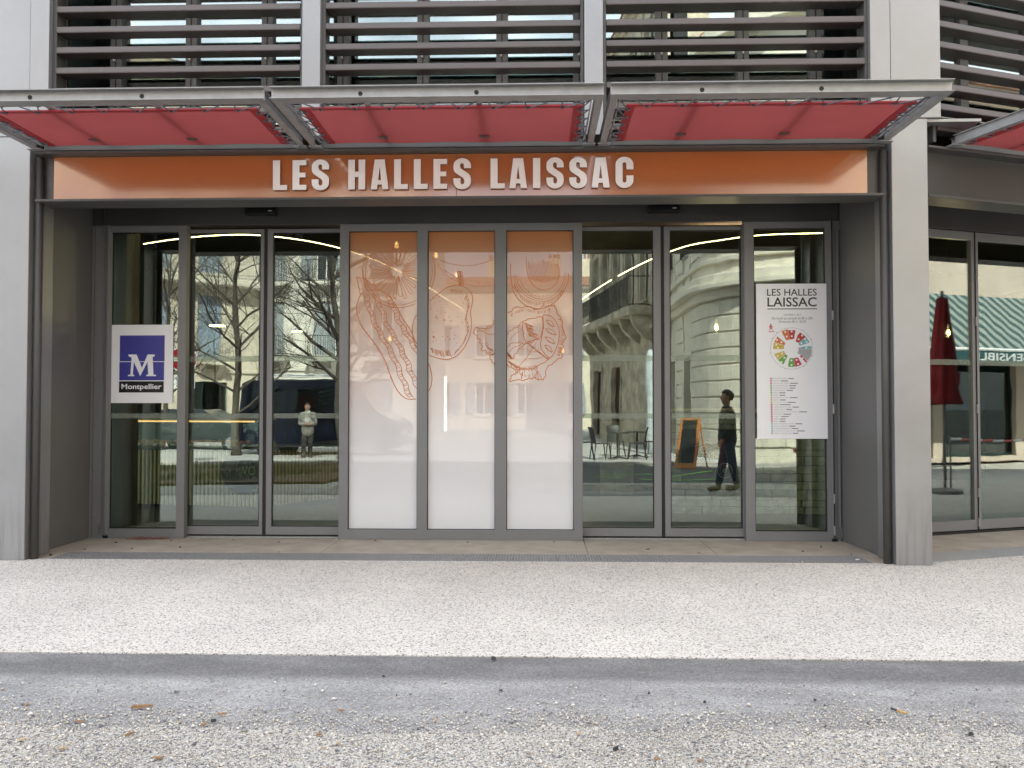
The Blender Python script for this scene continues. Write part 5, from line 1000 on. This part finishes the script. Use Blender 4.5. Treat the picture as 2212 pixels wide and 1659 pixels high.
# bare trees
def bare_tree(x, y, H, label, seed, lean=(0, 0), r0=0.10, first=1.9):
    t = thing('bare_tree', (x, y, 0), label, 'tree', 'bare trees along the street'); rr = random.Random(seed)
    tips = []; b = MB(); trunk = []
    p = Vector((x, y, 0)); n = 9
    for k in range(n + 1):
        f = k / n; trunk.append(Vector((x + lean[0] * f + 0.06 * math.sin(k * 1.1 + seed), y + lean[1] * f, H * 0.62 * f)))
    MB().tube(trunk, [r0 * (1.25 - 0.75 * k / n) if k else r0 * 1.7 for k in range(n + 1)], 9).build('trunk', 'bark', t, smooth=True)
    def grow(p, d, L, r, lev):
        pts = [p]; rs = [r]; q = p.copy(); dd = d.copy(); m = 4
        for k in range(m):
            dd = (dd + Vector((rr.uniform(-1, 1), rr.uniform(-1, 1), rr.uniform(-0.5, 0.8))) * 0.16).normalized(); q = q + dd * L / m; pts.append(q.copy()); rs.append(r * (1 - 0.6 * (k + 1) / m))
        b.tube(pts, rs, 5 if lev < 2 else 3)
        if lev >= 4: return
        for k in range(rr.randint(4, 6)):
            i = rr.randint(1, m); ax = Vector((rr.uniform(-1, 1), rr.uniform(-1, 1), rr.uniform(-0.35, 0.7))).normalized()
            grow(pts[i], (dd * 0.75 + ax * 0.8).normalized(), L * rr.uniform(0.5, 0.75), rs[i] * 0.52, lev + 1)
    for k in range(14):
        f = first / (H * 0.62) + (1 - first / (H * 0.62)) * (k / 13); i = min(n, int(f * n)); a = k * 2.4 + rr.uniform(-0.4, 0.4)
        grow(trunk[i], Vector((math.cos(a) * 0.8, math.sin(a) * 0.8, rr.uniform(0.35, 0.9))).normalized(), H * rr.uniform(0.20, 0.30), r0 * 0.42, 0 if k > 2 else 1)
    for k in range(3): grow(trunk[-1], Vector((rr.uniform(-0.4, 0.4), rr.uniform(-0.4, 0.4), 1)).normalized(), H * 0.26, r0 * 0.4, 0)
    b.build('crown', 'bark', t)
bare_tree(-8.95, -14.3, 9.5, 'bare tree with straight trunk mirrored in the first left door', 3)
bare_tree(-5.05, -11.6, 8.0, 'bare tree with spreading low limbs mirrored in the second left door', 8, (-0.3, 0), 0.14, 2.0)
bare_tree(-12.6, -17.5, 8.5, 'slender bare tree in front of the cream house', 12, (0.2, 0), 0.09)

# vehicles
def vehicle(name, x, y, ang, Lg, Wd, prof, body, label, cat, win, wheels, roofm=None, zr=None):
    """prof: side outline (u along the car, z); win: list of side window polygons; wheels: u positions"""
    M = place(ang, x, y); v = thing(name, (x, y, 0), label, cat, 'vehicles parked across the street'); w = Wd / 2
    # body as loft: narrower towards the roof
    n = len(prof); zmax = max(p[1] for p in prof); vs = []; inset = lambda z: 0.0 if z < 0.95 else 0.16 * (z - 0.95) / max(0.01, zmax - 0.95)
    for s in (-1, 1):
        for u, z in prof: vs.append((u, s * (w - inset(z)), z))
    fs = [tuple(range(n)), tuple(range(n, 2 * n))[::-1]] + [(i, n + i, n + (i + 1) % n, (i + 1) % n) for i in range(n)]
    bo = MB(M).add(vs, fs).build('body', body, v, bevel=0.05, seg=3)
    for poly in win:
        for s in (-1, 1):
            p3 = [(u, s * (w - inset(z) + 0.006), z) for u, z in poly]; p4 = [(u, s * (w - inset(z) - 0.01), z) for u, z in poly]; m = len(poly)
            MB(M).add(p3 + p4, [tuple(range(m)), tuple(range(m, 2 * m))[::-1]] + [(i, (i + 1) % m, m + (i + 1) % m, m + i) for i in range(m)]).build('side_window', 'window_glass', v)
    for u in wheels:
        for s in (-1, 1):
            c = [(0.20, -0.09), (0.32, -0.10), (0.335, -0.05), (0.335, 0.05), (0.32, 0.10), (0.20, 0.09)]
            ty = MB(M @ Matrix.Translation((u, s * (w - 0.09), 0.335)) @ Matrix.Rotation(R(90), 4, 'X')).lathe(c, n=20).build('wheel', 'tyre', v, smooth=True); MB(M @ Matrix.Translation((u, s * (w + 0.005), 0.335)) @ Matrix.Rotation(R(90), 4, 'X')).lathe([(0.20, -0.012), (0.20, 0.012)], n=16).build('rim', 'rim', ty)
    u0, u1 = min(p[0] for p in prof), max(p[0] for p in prof)
    for s in (-1, 1):
        MB(M).box(u0 - 0.015, u0 + 0.05, s * (w - 0.18) - 0.09, s * (w - 0.18) + 0.09, 0.75, 0.98).build('tail_lamp', 'tail_red', v, bevel=0.01); MB(M).box(u1 - 0.06, u1 + 0.012, s * (w - 0.22) - 0.14, s * (w - 0.22) + 0.14, 0.66, 0.80).build('headlight', 'lamp_clear', v, bevel=0.01)
    if roofm:
        for s in (-1, 1): MB(M).tube([(u0 + 0.5, s * (w - 0.3), zmax + 0.03), (u0 + 0.7, s * (w - 0.3), zmax + 0.12), (u1 - 1.9, s * (w - 0.3), zmax + 0.12), (u1 - 1.6, s * (w - 0.3), zmax + 0.02)], 0.025, 6).build('roof_rail', roofm, v)
    return v
vanp = [(0, 0.35), (0, 1.1), (0.08, 2.25), (0.3, 2.38), (3.3, 2.40), (3.7, 2.30), (4.25, 1.42), (4.95, 1.12), (5.05, 0.9), (5.05, 0.35)]
carp = [(0, 0.35), (-0.02, 0.85), (0.15, 1.0), (0.65, 1.38), (1.1, 1.46), (2.4, 1.46), (3.15, 1.02), (4.1, 0.88), (4.25, 0.7), (4.25, 0.35)]
cwin = [[(0.75, 1.02), (0.95, 1.36), (1.62, 1.38), (1.62, 1.02)], [(1.70, 1.02), (1.70, 1.38), (2.36, 1.38), (2.95, 1.03)]]
vehicle('parked_van', -9.0, -15.6, 3, 5.05, 1.95, vanp, 'car_blue', 'dark blue van with pale roof rails parked behind the bare trees', 'van', [[(3.0, 1.35), (3.0, 2.15), (3.62, 2.13), (4.12, 1.38)], [(0.4, 1.4), (0.4, 2.1), (1.5, 2.1), (1.5, 1.4)], [(1.65, 1.4), (1.65, 2.1), (2.85, 2.1), (2.85, 1.4)]], (0.95, 4.1), 'car_white')
vehicle('parked_car', -17.5, -14.2, -8, 4.25, 1.75, carp, 'car_white', 'white car with red tail lamps seen low in the left window', 'car', cwin, (0.8, 3.4))
vehicle('parked_car', -13.6, -18.3, 2, 4.25, 1.75, carp, 'car_black', 'black car parked in front of the cream house', 'car', cwin, (0.8, 3.4))
# road sign
rs = thing('no_entry_sign', (-8.72, -10.2, 0), 'round red no entry sign with a white plate below on a grey post', 'sign')
MB().tube([(-8.72, -10.2, 0), (-8.72, -10.2, 3.05)], 0.035, 10).build('post', 'post_grey', rs)
Ms_ = place(180, -8.72, -10.14)
MB(Ms_).prism([(0.30 * math.cos(R(a)), 2.72 + 0.30 * math.sin(R(a))) for a in range(0, 360, 12)], 'y', -0.01, 0.02).build('disc', 'sign_face_red', rs); MB(Ms_).box(-0.22, 0.22, -0.018, -0.011, 2.67, 2.77).build('white_bar', 'sign_white', rs); MB(Ms_).ribbon([(0.288 * math.cos(R(a)), 2.72 + 0.288 * math.sin(R(a))) for a in range(0, 361, 12)], 0.022, -0.0115).build('white_rim', 'sign_white', rs)
MB(Ms_).box(-0.24, 0.24, -0.006, 0.015, 2.02, 2.34).build('plate', 'sign_white', rs); flat('lettering', 'print_dark', rs, -0.010, -0.18, 0.18, 2.20, 2.30, text='SAUF', depth=0.003, M=Ms_); flat('lettering', 'print_dark', rs, -0.010, -0.13, 0.13, 2.06, 2.16, text='BUS', depth=0.003, M=Ms_)

# planting bed with rough grass beside the yard
structure('planting_bed', MB().prism([(-14, -11.4), (-3.9, -11.4), (-4.3, -6.6), (-14, -5.6)], 'z', -0.1, 0.05), 'soil')
gb = MB(); rr = random.Random(5)
for k in range(9000):
    y = rr.uniform(-11.3, -6.7); x = rr.uniform(-13.8, -4.5); a = rr.uniform(0, 6.28); h = rr.uniform(0.05, 0.16)
    if math.sin(x * 1.7) + math.sin(y * 2.1 + x) < -0.2: continue
    gb.add([(x, y, 0.04), (x + 0.02 * math.cos(a), y + 0.02 * math.sin(a), 0.04), (x + 0.05 * math.cos(a + 1), y + 0.05 * math.sin(a + 1), 0.04 + h)], [(0, 1, 2)])
tag(gb.build('grass', 'grass'), 'rough grass tufts on the planting bed', 'grass', kind='stuff')
for pts, lab in (([(1.5, -9.2), (2.1, -9.0), (2.7, -9.1)], 'short green spray paint stroke on the yard, nearest the doors'), ([(2.6, -8.0), (3.3, -8.8), (4.3, -10.2)], 'long green spray paint line on the yard'), ([(2.2, -7.9), (3.0, -7.6), (3.9, -7.9)], 'curved green spray paint stroke on the yard'), ([(1.3, -8.5), (1.9, -8.3)], 'smallest green spray paint dash on the yard')):
    p = spline(pts, 6); vs = []; n = len(p)
    for i in range(n):
        a, b = p[max(0, i - 1)], p[min(n - 1, i + 1)]; dx, dy = b[0] - a[0], b[1] - a[1]; L = math.hypot(dx, dy); w = 0.045; vs += [(p[i][0] - dy / L * w, p[i][1] + dx / L * w, 0.003), (p[i][0] + dy / L * w, p[i][1] - dx / L * w, 0.003)]
    tag(MB().add(vs, [(2 * i, 2 * i + 1, 2 * i + 3, 2 * i + 2) for i in range(n - 1)]).build('paint_mark', 'spray_green'), lab, 'paint mark', 'green paint marks')

# cafe terrace
def chair(x, y, a, label):
    c = thing('terrace_chair', (x, y, 0.1), label, 'chair', 'black terrace chairs'); c.rotation_euler = (0, 0, R(a))
    L = dict(local=True)
    MB().prism([(-0.21, -0.20), (0.21, -0.20), (0.20, 0.22), (-0.20, 0.22)], 'z', 0.44, 0.47).build('seat', 'chair_black', c, bevel=0.012, **L)
    for sx in (-1, 1):
        MB().tube([(sx * 0.19, -0.18, 0.44), (sx * 0.22, -0.24, 0.0)], [0.018, 0.013], 8).build('leg', 'chair_black', c, **L); MB().tube([(sx * 0.18, 0.20, 0.46), (sx * 0.20, 0.27, 0.0)], [0.018, 0.013], 8).build('leg', 'chair_black', c, **L)
    vs = []; nx = 6
    for z, yy in ((0.47, 0.20), (0.62, 0.225), (0.78, 0.26), (0.90, 0.30)):
        for lay in (0, 0.02):
            for i in range(nx + 1): u = -1 + 2 * i / nx; vs.append((u * 0.20, yy + lay - 0.03 * (1 - u * u) * -1, z))
    fs = []; n = nx + 1
    for j in range(3):
        for i in range(nx):
            A = j * 2 * n + i; B = (j + 1) * 2 * n + i; fs += [(A, A + 1, B + 1, B), (A + n, B + n, B + n + 1, A + n + 1)]
        for i in (0, nx): A = j * 2 * n + i; B = (j + 1) * 2 * n + i; fs.append((A, B, B + n, A + n) if i == 0 else (A, A + n, B + n, B))
    T = 3 * 2 * n
    for i in range(nx): fs += [(T + i, T + i + 1, T + n + i + 1, T + n + i), (i, n + i, n + i + 1, i + 1)]
    MB().add(vs, fs).build('backrest', 'chair_black', c, **L)
for (x, y, a, lab) in ((1.35, -13.3, 95, 'black terrace chair at the left end of the terrace, back to the street'), (1.75, -12.7, 75, 'black terrace chair nearest the hall, left of the first table'), (2.75, -12.9, -80, 'black terrace chair right of the first round table'), (2.3, -14.1, 170, 'black terrace chair behind the second round table'), (3.35, -13.7, -95, 'black terrace chair at the right end of the terrace by the stone house')): chair(x, y, a, lab)
for (x, y, lab) in ((2.25, -12.95, 'small black cafe table nearest the hall'), (2.85, -13.7, 'small black cafe table farther back on the terrace')):
    t = thing('cafe_table', (x, y, 0.1), lab, 'table', 'cafe tables'); MB().lathe([(0.30, 0.72), (0.31, 0.735), (0.30, 0.75)], (x, y, 0.1), 24).build('table_top', 'chair_black', t); MB().tube([(x, y, 0.12), (x, y, 0.82)], 0.03, 10).build('stem', 'chair_black', t)
    for k in range(4): a = k * math.pi / 2 + 0.5; MB().tube([(x, y, 0.18), (x + 0.28 * math.cos(a), y + 0.28 * math.sin(a), 0.115)], [0.025, 0.014], 6).build('foot', 'chair_black', t)
tc_ = thing('terrace_cover', (3.6, -15.6, 0.1), 'rolled clear plastic terrace cover tied to a pole by the stone house', 'cover')
MB().lathe([(0.10, 0), (0.16, 0.6), (0.12, 1.4), (0.20, 2.3), (0.17, 2.9), (0.08, 3.2)], (3.5, -15.4, 0.1), 12).build('rolled_sheet', 'cloth_plastic', tc_, smooth=True); MB().tube([(3.5, -15.4, 0.1), (3.5, -15.4, 3.5)], 0.03, 8).build('pole', 'post_grey', tc_)
cbx = thing('chalkboard', (3.72, -10.8, 0), 'leaning pavement chalkboard in an orange wooden frame', 'chalkboard')
Mk = place(180 + 50, 3.72, -10.8) @ Matrix.Rotation(R(-10), 4, 'X')
fo = MB(Mk).frame(-0.33, 0.33, 0.0, 1.30, [(-0.26, 0.26, 0.14, 1.23)], -0.02, 0.025).build('frame', 'chalk_frame', cbx, bevel=0.005); MB(Mk).box(-0.262, 0.262, 0.0, 0.012, 0.138, 1.232).build('slate', 'chalk_black', cbx)
for sx in (-1, 1): MB(Mk).tube([(sx * 0.30, 0.03, 1.2), (sx * 0.30, 0.50, 0.10)], 0.02, 6).build('rear_leg', 'chalk_frame', cbx)
hx_, hy_ = 6.35, -9.9
hd = thing('fire_hydrant', (hx_, hy_, 0), 'red cast fire hydrant standing on the pavement by the rounded house', 'hydrant')
MB().lathe([(0.16, 0), (0.16, 0.06), (0.11, 0.08), (0.11, 0.62), (0.14, 0.64), (0.14, 0.70), (0.12, 0.74), (0.09, 0.86), (0.03, 0.92)], (hx_, hy_, 0), 18).build('barrel', 'hydrant_red', hd, smooth=False); MB().tube([(hx_ - 0.26, hy_, 0.52), (hx_ + 0.26, hy_, 0.52)], 0.06, 12).build('outlet', 'hydrant_red', hd); MB().tube([(hx_, hy_ + 0.1, 0.42), (hx_, hy_ + 0.24, 0.42)], 0.075, 12).build('outlet', 'hydrant_red', hd)

# ------------------------------------------------------------------ people
def skin_body(name, pts, edges, parent, m, sub=2):
    """pts: name -> (xyz, radius); continuous surface grown over the joints"""
    keys = list(pts); me = bpy.data.meshes.new(name); me.from_pydata([pts[k][0] for k in keys], [(keys.index(a), keys.index(b)) for a, b in edges], [])
    o = link(name, me, parent, True)
    o.modifiers.new('skin', 'SKIN'); sv = me.skin_vertices[0].data if me.skin_vertices else None
    if sv is None:
        bm = bmesh.new(); bm.from_mesh(me); bm.verts.layers.skin.verify(); bm.to_mesh(me); bm.free(); sv = me.skin_vertices[0].data
    for i, k in enumerate(keys): r = pts[k][1]; sv[i].radius = r if isinstance(r, tuple) else (r, r); sv[i].use_root = (i == 0)
    s = o.modifiers.new('sub', 'SUBSURF'); s.levels = sub; s.render_levels = sub
    me.materials.append(MATS[m])
    return o
def person(x, y, a, label, h, stride, coat, legs, shoes, hair, long_hair=False, scarf=None, arms='swing'):
    p = thing('person', (x, y, 0), label, 'person'); p.rotation_euler = (0, 0, R(a)); p.scale = (h / 1.75,) * 3
    f = stride      # walks towards local -y
    E = [('pel', 'chest0'), ('chest0', 'chest1'), ('chest1', 'neck'), ('neck', 'jaw'), ('jaw', 'head'), ('head', 'crown'), ('pel', 'hipL'), ('hipL', 'kneeL'), ('kneeL', 'ankL'), ('ankL', 'toeL'), ('pel', 'hipR'), ('hipR', 'kneeR'), ('kneeR', 'ankR'), ('ankR', 'toeR')]
    for s in 'LR': E += [('chest1', 'sh' + s), ('sh' + s, 'el' + s), ('el' + s, 'wr' + s), ('wr' + s, 'pa' + s), ('pa' + s, 'f1' + s), ('pa' + s, 'f2' + s), ('wr' + s, 'th' + s)]
    S = {}
    S['pel'] = ((0, 0, 0.95), (0.145, 0.105)); S['chest0'] = ((0, 0.005, 1.12), (0.140, 0.10)); S['chest1'] = ((0, -0.005, 1.34), (0.155, 0.11)); S['neck'] = ((0, 0.01, 1.49), 0.052); S['jaw'] = ((0, -0.025, 1.565), (0.070, 0.085)); S['head'] = ((0, -0.012, 1.645), (0.098, 0.122)); S['crown'] = ((0, 0.0, 1.725), (0.07, 0.085))
    for s, q, d in (('L', 1, 1), ('R', -1, -1)):
        S['hip' + s] = ((q * 0.09, 0, 0.88), 0.088); S['knee' + s] = ((q * 0.095, -0.16 * f * d, 0.49), 0.058); S['ank' + s] = ((q * 0.10, -0.34 * f * d if d > 0 else 0.36 * f, 0.09 if d > 0 else 0.13), 0.040); S['toe' + s] = ((q * 0.11, S['ank' + s][0][1] - 0.17, 0.045), (0.042, 0.032))
        S['sh' + s] = ((q * 0.185, 0, 1.41), 0.062); S['el' + s] = ((q * 0.245, 0.10 * d * f + 0.03, 1.13), 0.046)
        S['wr' + s] = ((q * 0.235, 0.12 * d * f - 0.10, 0.90), 0.030) if arms == 'swing' else ((q * 0.10, -0.20, 1.12), 0.030)
        w = Vector(S['wr' + s][0]); dd = Vector((0, -0.25, -1)).normalized() if arms == 'swing' else Vector((-q, -0.3, 0.1)).normalized()
        S['pa' + s] = (tuple(w + dd * 0.07), (0.034, 0.018)); S['f1' + s] = (tuple(w + dd * 0.15 + Vector((0, -0.012, 0))), 0.011); S['f2' + s] = (tuple(w + dd * 0.145 + Vector((0, 0.016, 0))), 0.011); S['th' + s] = (tuple(w + dd * 0.08 + Vector((0, -0.045, 0))), 0.011)
    SB = dict(S); SB['hipL'] = (S['hipL'][0], 0.06); SB['hipR'] = (S['hipR'][0], 0.06); SB['pel'] = (S['pel'][0], (0.11, 0.08)); SB['chest0'] = (S['chest0'][0], (0.10, 0.075)); SB['chest1'] = ((0, 0.005, 1.32), (0.11, 0.075)); skin_body('body', SB, E, p, 'skin')
    g = lambda d, k: {n: (S[n][0], tuple(r + d for r in (S[n][1] if isinstance(S[n][1], tuple) else (S[n][1],) * 2))) for n in k}
    ck = ['chest1', 'shL', 'elL', 'wrL', 'shR', 'elR', 'wrR']; C_ = g(0.022, ck); C_['col'] = ((0, 0.005, 1.49), 0.075); C_['chest1'] = ((0, 0.0, 1.35), (0.18, 0.15)); C_['mid'] = ((0, 0.0, 1.06), (0.19, 0.165)); C_['hem'] = ((0, 0, 0.72), (0.225, 0.20)); skin_body('coat', C_, [e for e in E if e[0] in ck and e[1] in ck] + [('chest1', 'col'), ('chest1', 'mid'), ('mid', 'hem')], p, coat)
    lk = ['pel', 'hipL', 'kneeL', 'ankL', 'hipR', 'kneeR', 'ankR']; TR = g(0.020, lk); TR['pel'] = ((0, 0, 0.96), (0.13, 0.10)); TR['hipL'] = ((0.085, 0, 0.84), 0.108); TR['hipR'] = ((-0.085, 0, 0.84), 0.108); skin_body('trousers', TR, [e for e in E if e[0] in lk and e[1] in lk], p, legs)
    for s in 'LR':
        an = Vector(S['ank' + s][0]); skin_body('shoe', {'a': (tuple(an + Vector((0, 0, 0.06))), 0.07), 'h': (tuple(an + Vector((0, 0.02, -0.035))), 0.065), 't': (tuple(an + Vector((0, -0.21, -0.045))), (0.06, 0.05))}, [('a', 'h'), ('h', 't')], p, shoes, 1)
    hv, hf, hi = [], [], {}
    for i in range(13):
        for j in range(20):
            th, ph = math.pi * i / 12, 2 * math.pi * j / 20; k_ = 1 + 0.03 * math.sin(5 * ph + 3 * th)
            hv.append((0.094 * k_ * math.sin(th) * math.cos(ph), 0.006 + 0.116 * k_ * math.sin(th) * math.sin(ph), 1.668 + 0.112 * k_ * math.cos(th)))
    for i in range(12):
        for j in range(20):
            q = [i * 20 + j, (i + 1) * 20 + j, (i + 1) * 20 + (j + 1) % 20, i * 20 + (j + 1) % 20]; c = sum((Vector(hv[k]) for k in q), Vector()) / 4
            if c.z < (1.50 if long_hair else 1.585) or (c.y < -0.03 and c.z < 1.725) or (c.y < 0.03 and c.z < 1.66): continue
            hf.append(tuple(q))
    ho = MB().add(hv, hf).build('hair', hair, p, local=True, smooth=True); sl_ = ho.modifiers.new('thick', 'SOLIDIFY'); sl_.thickness = 0.018
    if long_hair: skin_body('hair_length', {'a': ((0, 0.07, 1.62), (0.10, 0.06)), 'b': ((0, 0.095, 1.45), (0.10, 0.05))}, [('a', 'b')], p, hair)
    nf = MB(); nf.lathe([(0.004, -0.02), (0.014, -0.012), (0.008, 0.02)], (0, -0.118, 1.628), 8); nf.build('nose', 'skin', p, local=True, smooth=True)
    for q in (-1, 1):
        MB().lathe([(0.003, -0.008), (0.010, 0), (0.003, 0.008)], (q * 0.032, -0.104, 1.652), 8).build('eye', 'print_dark', p, local=True); MB().box(q * 0.082 - 0.008, q * 0.082 + 0.008, -0.02, 0.02, 1.61, 1.67).build('ear', 'skin', p, local=True, bevel=0.006)
    MB().box(-0.024, 0.024, -0.110, -0.100, 1.588, 1.596).build('mouth', 'sign_red', p, local=True)
    if scarf: skin_body('scarf', {'a': ((0.06, 0.04, 1.49), 0.055), 'b': ((0, -0.075, 1.46), 0.06), 'c': ((-0.06, 0.04, 1.49), 0.055), 'd': ((0.0, -0.11, 1.30), (0.09, 0.04)), 'e': ((0.02, -0.12, 1.14), (0.08, 0.03))}, [('a', 'b'), ('b', 'c'), ('b', 'd'), ('d', 'e')], p, scarf)
    return p
person(3.50, -5.2, -90, 'man in black coat and tan boots walking past, mirrored in the right door', 1.86, 0.38, 'coat_black', 'jeans', 'boots', 'hair_dark')
person(-6.55, -13.4, 165, 'woman in a pale coat and white scarf crossing, mirrored in the second left door', 1.64, 0.25, 'coat_pale', 'trousers', 'chair_black', 'hair_dark', True, 'scarf', 'hold')

# ------------------------------------------------------------------ litter on the ground
def chip(x, y, L, w, a, m, label, name='wood_chip', cat='wood chip', group='wood chips on the gravel', z=0.004, th=0.006):
    M = place(a, x, y, z); rr = random.Random(int(x * 1000) ^ int(y * 977)); n = 7
    top = [(-L / 2, -w * .3), (-L * .2, -w / 2), (L * .3, -w * .45), (L / 2, -w * .1), (L * .42, w * .35), (0, w / 2), (-L * .45, w * .3)]; top = [(p[0] * rr.uniform(.85, 1.1), p[1] * rr.uniform(.8, 1.15)) for p in top]
    b = MB(M); vs = [(p[0], p[1], rr.uniform(0, .002)) for p in top] + [(p[0] * .9, p[1] * .85, th * rr.uniform(.7, 1.3)) for p in top]
    b.add(vs, [tuple(range(n))[::-1], tuple(range(n, 2 * n))] + [(i, (i + 1) % n, n + (i + 1) % n, n + i) for i in range(n)])
    return tag(b.build(name, m), label, cat, group)
chip(-2.08, -5.51, 0.115, 0.022, 12, 'chip_wood', 'largest brown wood chip, a long splinter at the edge of the asphalt', z=0.006, th=0.012)
for (x, y, L, w, a, m) in ((-2.30, -5.72, .06, .02, -20, 'chip_wood'), (-1.62, -5.60, .05, .015, 10, 'chip_wood'), (-1.97, -5.87, .055, .018, 50, 'chip_wood'), (-2.20, -6.04, .045, .018, 20, 'chip_pale'), (-1.66, -5.74, .04, .02, 60, 'chip_wood'), (-1.05, -5.85, .035, .018, 15, 'chip_wood'), (-.94, -5.95, .03, .012, 70, 'chip_pale'), (-1.02, -5.53, .04, .016, -8, 'chip_wood'), (-.51, -5.65, .03, .015, 75, 'chip_pale'), (.54, -6.08, .03, .018, 5, 'chip_wood'), (.73, -6.09, .035, .018, 30, 'chip_wood'), (-1.71, -6.13, .05, .025, -5, 'chip_wood'), (-2.45, -5.95, .04, .02, 35, 'chip_pale'), (-2.5, -6.1, .05, .02, 80, 'chip_wood'), (.2, -5.8, .03, .014, 40, 'chip_pale')):
    chip(x, y, L, w, a, m, 'small wood chip lying loose among the foreground gravel', z=0.008)
for (x, y, s) in ((-.27, -4.63, .035), (.62, -5.22, .02), (.365, -5.97, .03), (-1.63, -5.69, .03), (-.9, -4.98, .02), (1.5, -5.3, .018), (.9, -5.35, .022), (2.1, -5.75, .028), (-.2, -5.2, .02)):
    chip(x, y, s, s * .7, x * 90, 'dark_stone', 'dark pebble lying on the asphalt or gravel in the foreground', 'pebble', 'pebble', 'dark pebbles in the foreground', th=s * .45)
for (x, y, s, m) in ((-4.5, -.74, .03, 'twig_brown'), (-4.0, -.64, .025, 'dark_stone'), (-5.17, -1.16, .03, 'dark_stone'), (-4.88, -.35, .03, 'dark_stone'), (-3.0, -.26, .02, 'dark_stone'), (-.8, -.2, .02, 'dark_stone'), (3.2, -.4, .025, 'dark_stone'), (2.9, -.7, .02, 'dark_stone'), (-3.6, -.1, .02, 'dark_stone'), (-1.9, -.12, .03, 'chip_wood'), (.2, -.15, .02, 'dark_stone'), (3.35, -.9, .02, 'dark_stone'), (-4.3, -.2, .02, 'dark_stone'), (-5.0, -.8, .02, 'dark_stone'), (-2.8, -.9, .015, 'dark_stone')):
    chip(x, y, s, s * .7, x * 70, m, 'tiny dark pebble lying on the recess threshold', 'pebble', 'pebble', 'pebbles on the threshold', z=0.001, th=s * .45)
chip(1.23, -.60, .06, .035, 10, 'twig_brown', 'brown dead leaf on the threshold before the right doors, the left one', 'dead_leaf', 'leaf', 'dead leaves', z=0.002, th=.006); chip(1.75, -.82, .04, .025, 60, 'twig_brown', 'brown dead leaf on the threshold before the right doors, the right one', 'dead_leaf', 'leaf', 'dead leaves', z=0.002, th=.005)
def butt(x, y, a, L, label, tan=True, black=False):
    t = thing('cigarette_butt', (x, y, 0), label, 'cigarette butt', 'cigarette butts'); M = place(a, x, y, 0.012)
    MB(M).tube([(-L / 2, 0, 0), (L * .1, 0, 0)], 0.0065, 8).build('filter', 'filter_tan' if tan else 'paper_white', t, smooth=True); MB(M).tube([(L * .1, 0, 0), (L / 2, 0, 0)], 0.006, 8).build('ash_end' if black else 'paper', 'dark_stone' if black else 'paper_white', t, smooth=True)
butt(1.88, -5.46, 128, 0.085, 'orange tipped cigarette butt on the gravel edge at right', True, True); butt(3.30, -1.20, 20, 0.05, 'white cigarette end on the threshold by the right column', False); butt(2.69, -1.35, 80, 0.03, 'white scrap of cigarette on the drain grating', False)
tb = MB(); rr = random.Random(9)
for k in range(90):
    x, y = -4.62 + rr.gauss(0, .16), -.05 - abs(rr.gauss(0, .05)); a = rr.uniform(-.7, .7) + (3.14 if rr.random() < .5 else 0); L = rr.uniform(.04, .13)
    tb.tube([(x, y, .005), (x + L * .5 * math.cos(a), y - .01, .012 + rr.uniform(0, .03)), (x + L * math.cos(a), y + L * .3 * math.sin(a) - .02, .004)], .0016, 3)
tag(tb.build('dry_twigs', 'twig_brown'), 'heap of dry brown needles and twigs below the left window', 'twigs', kind='stuff')
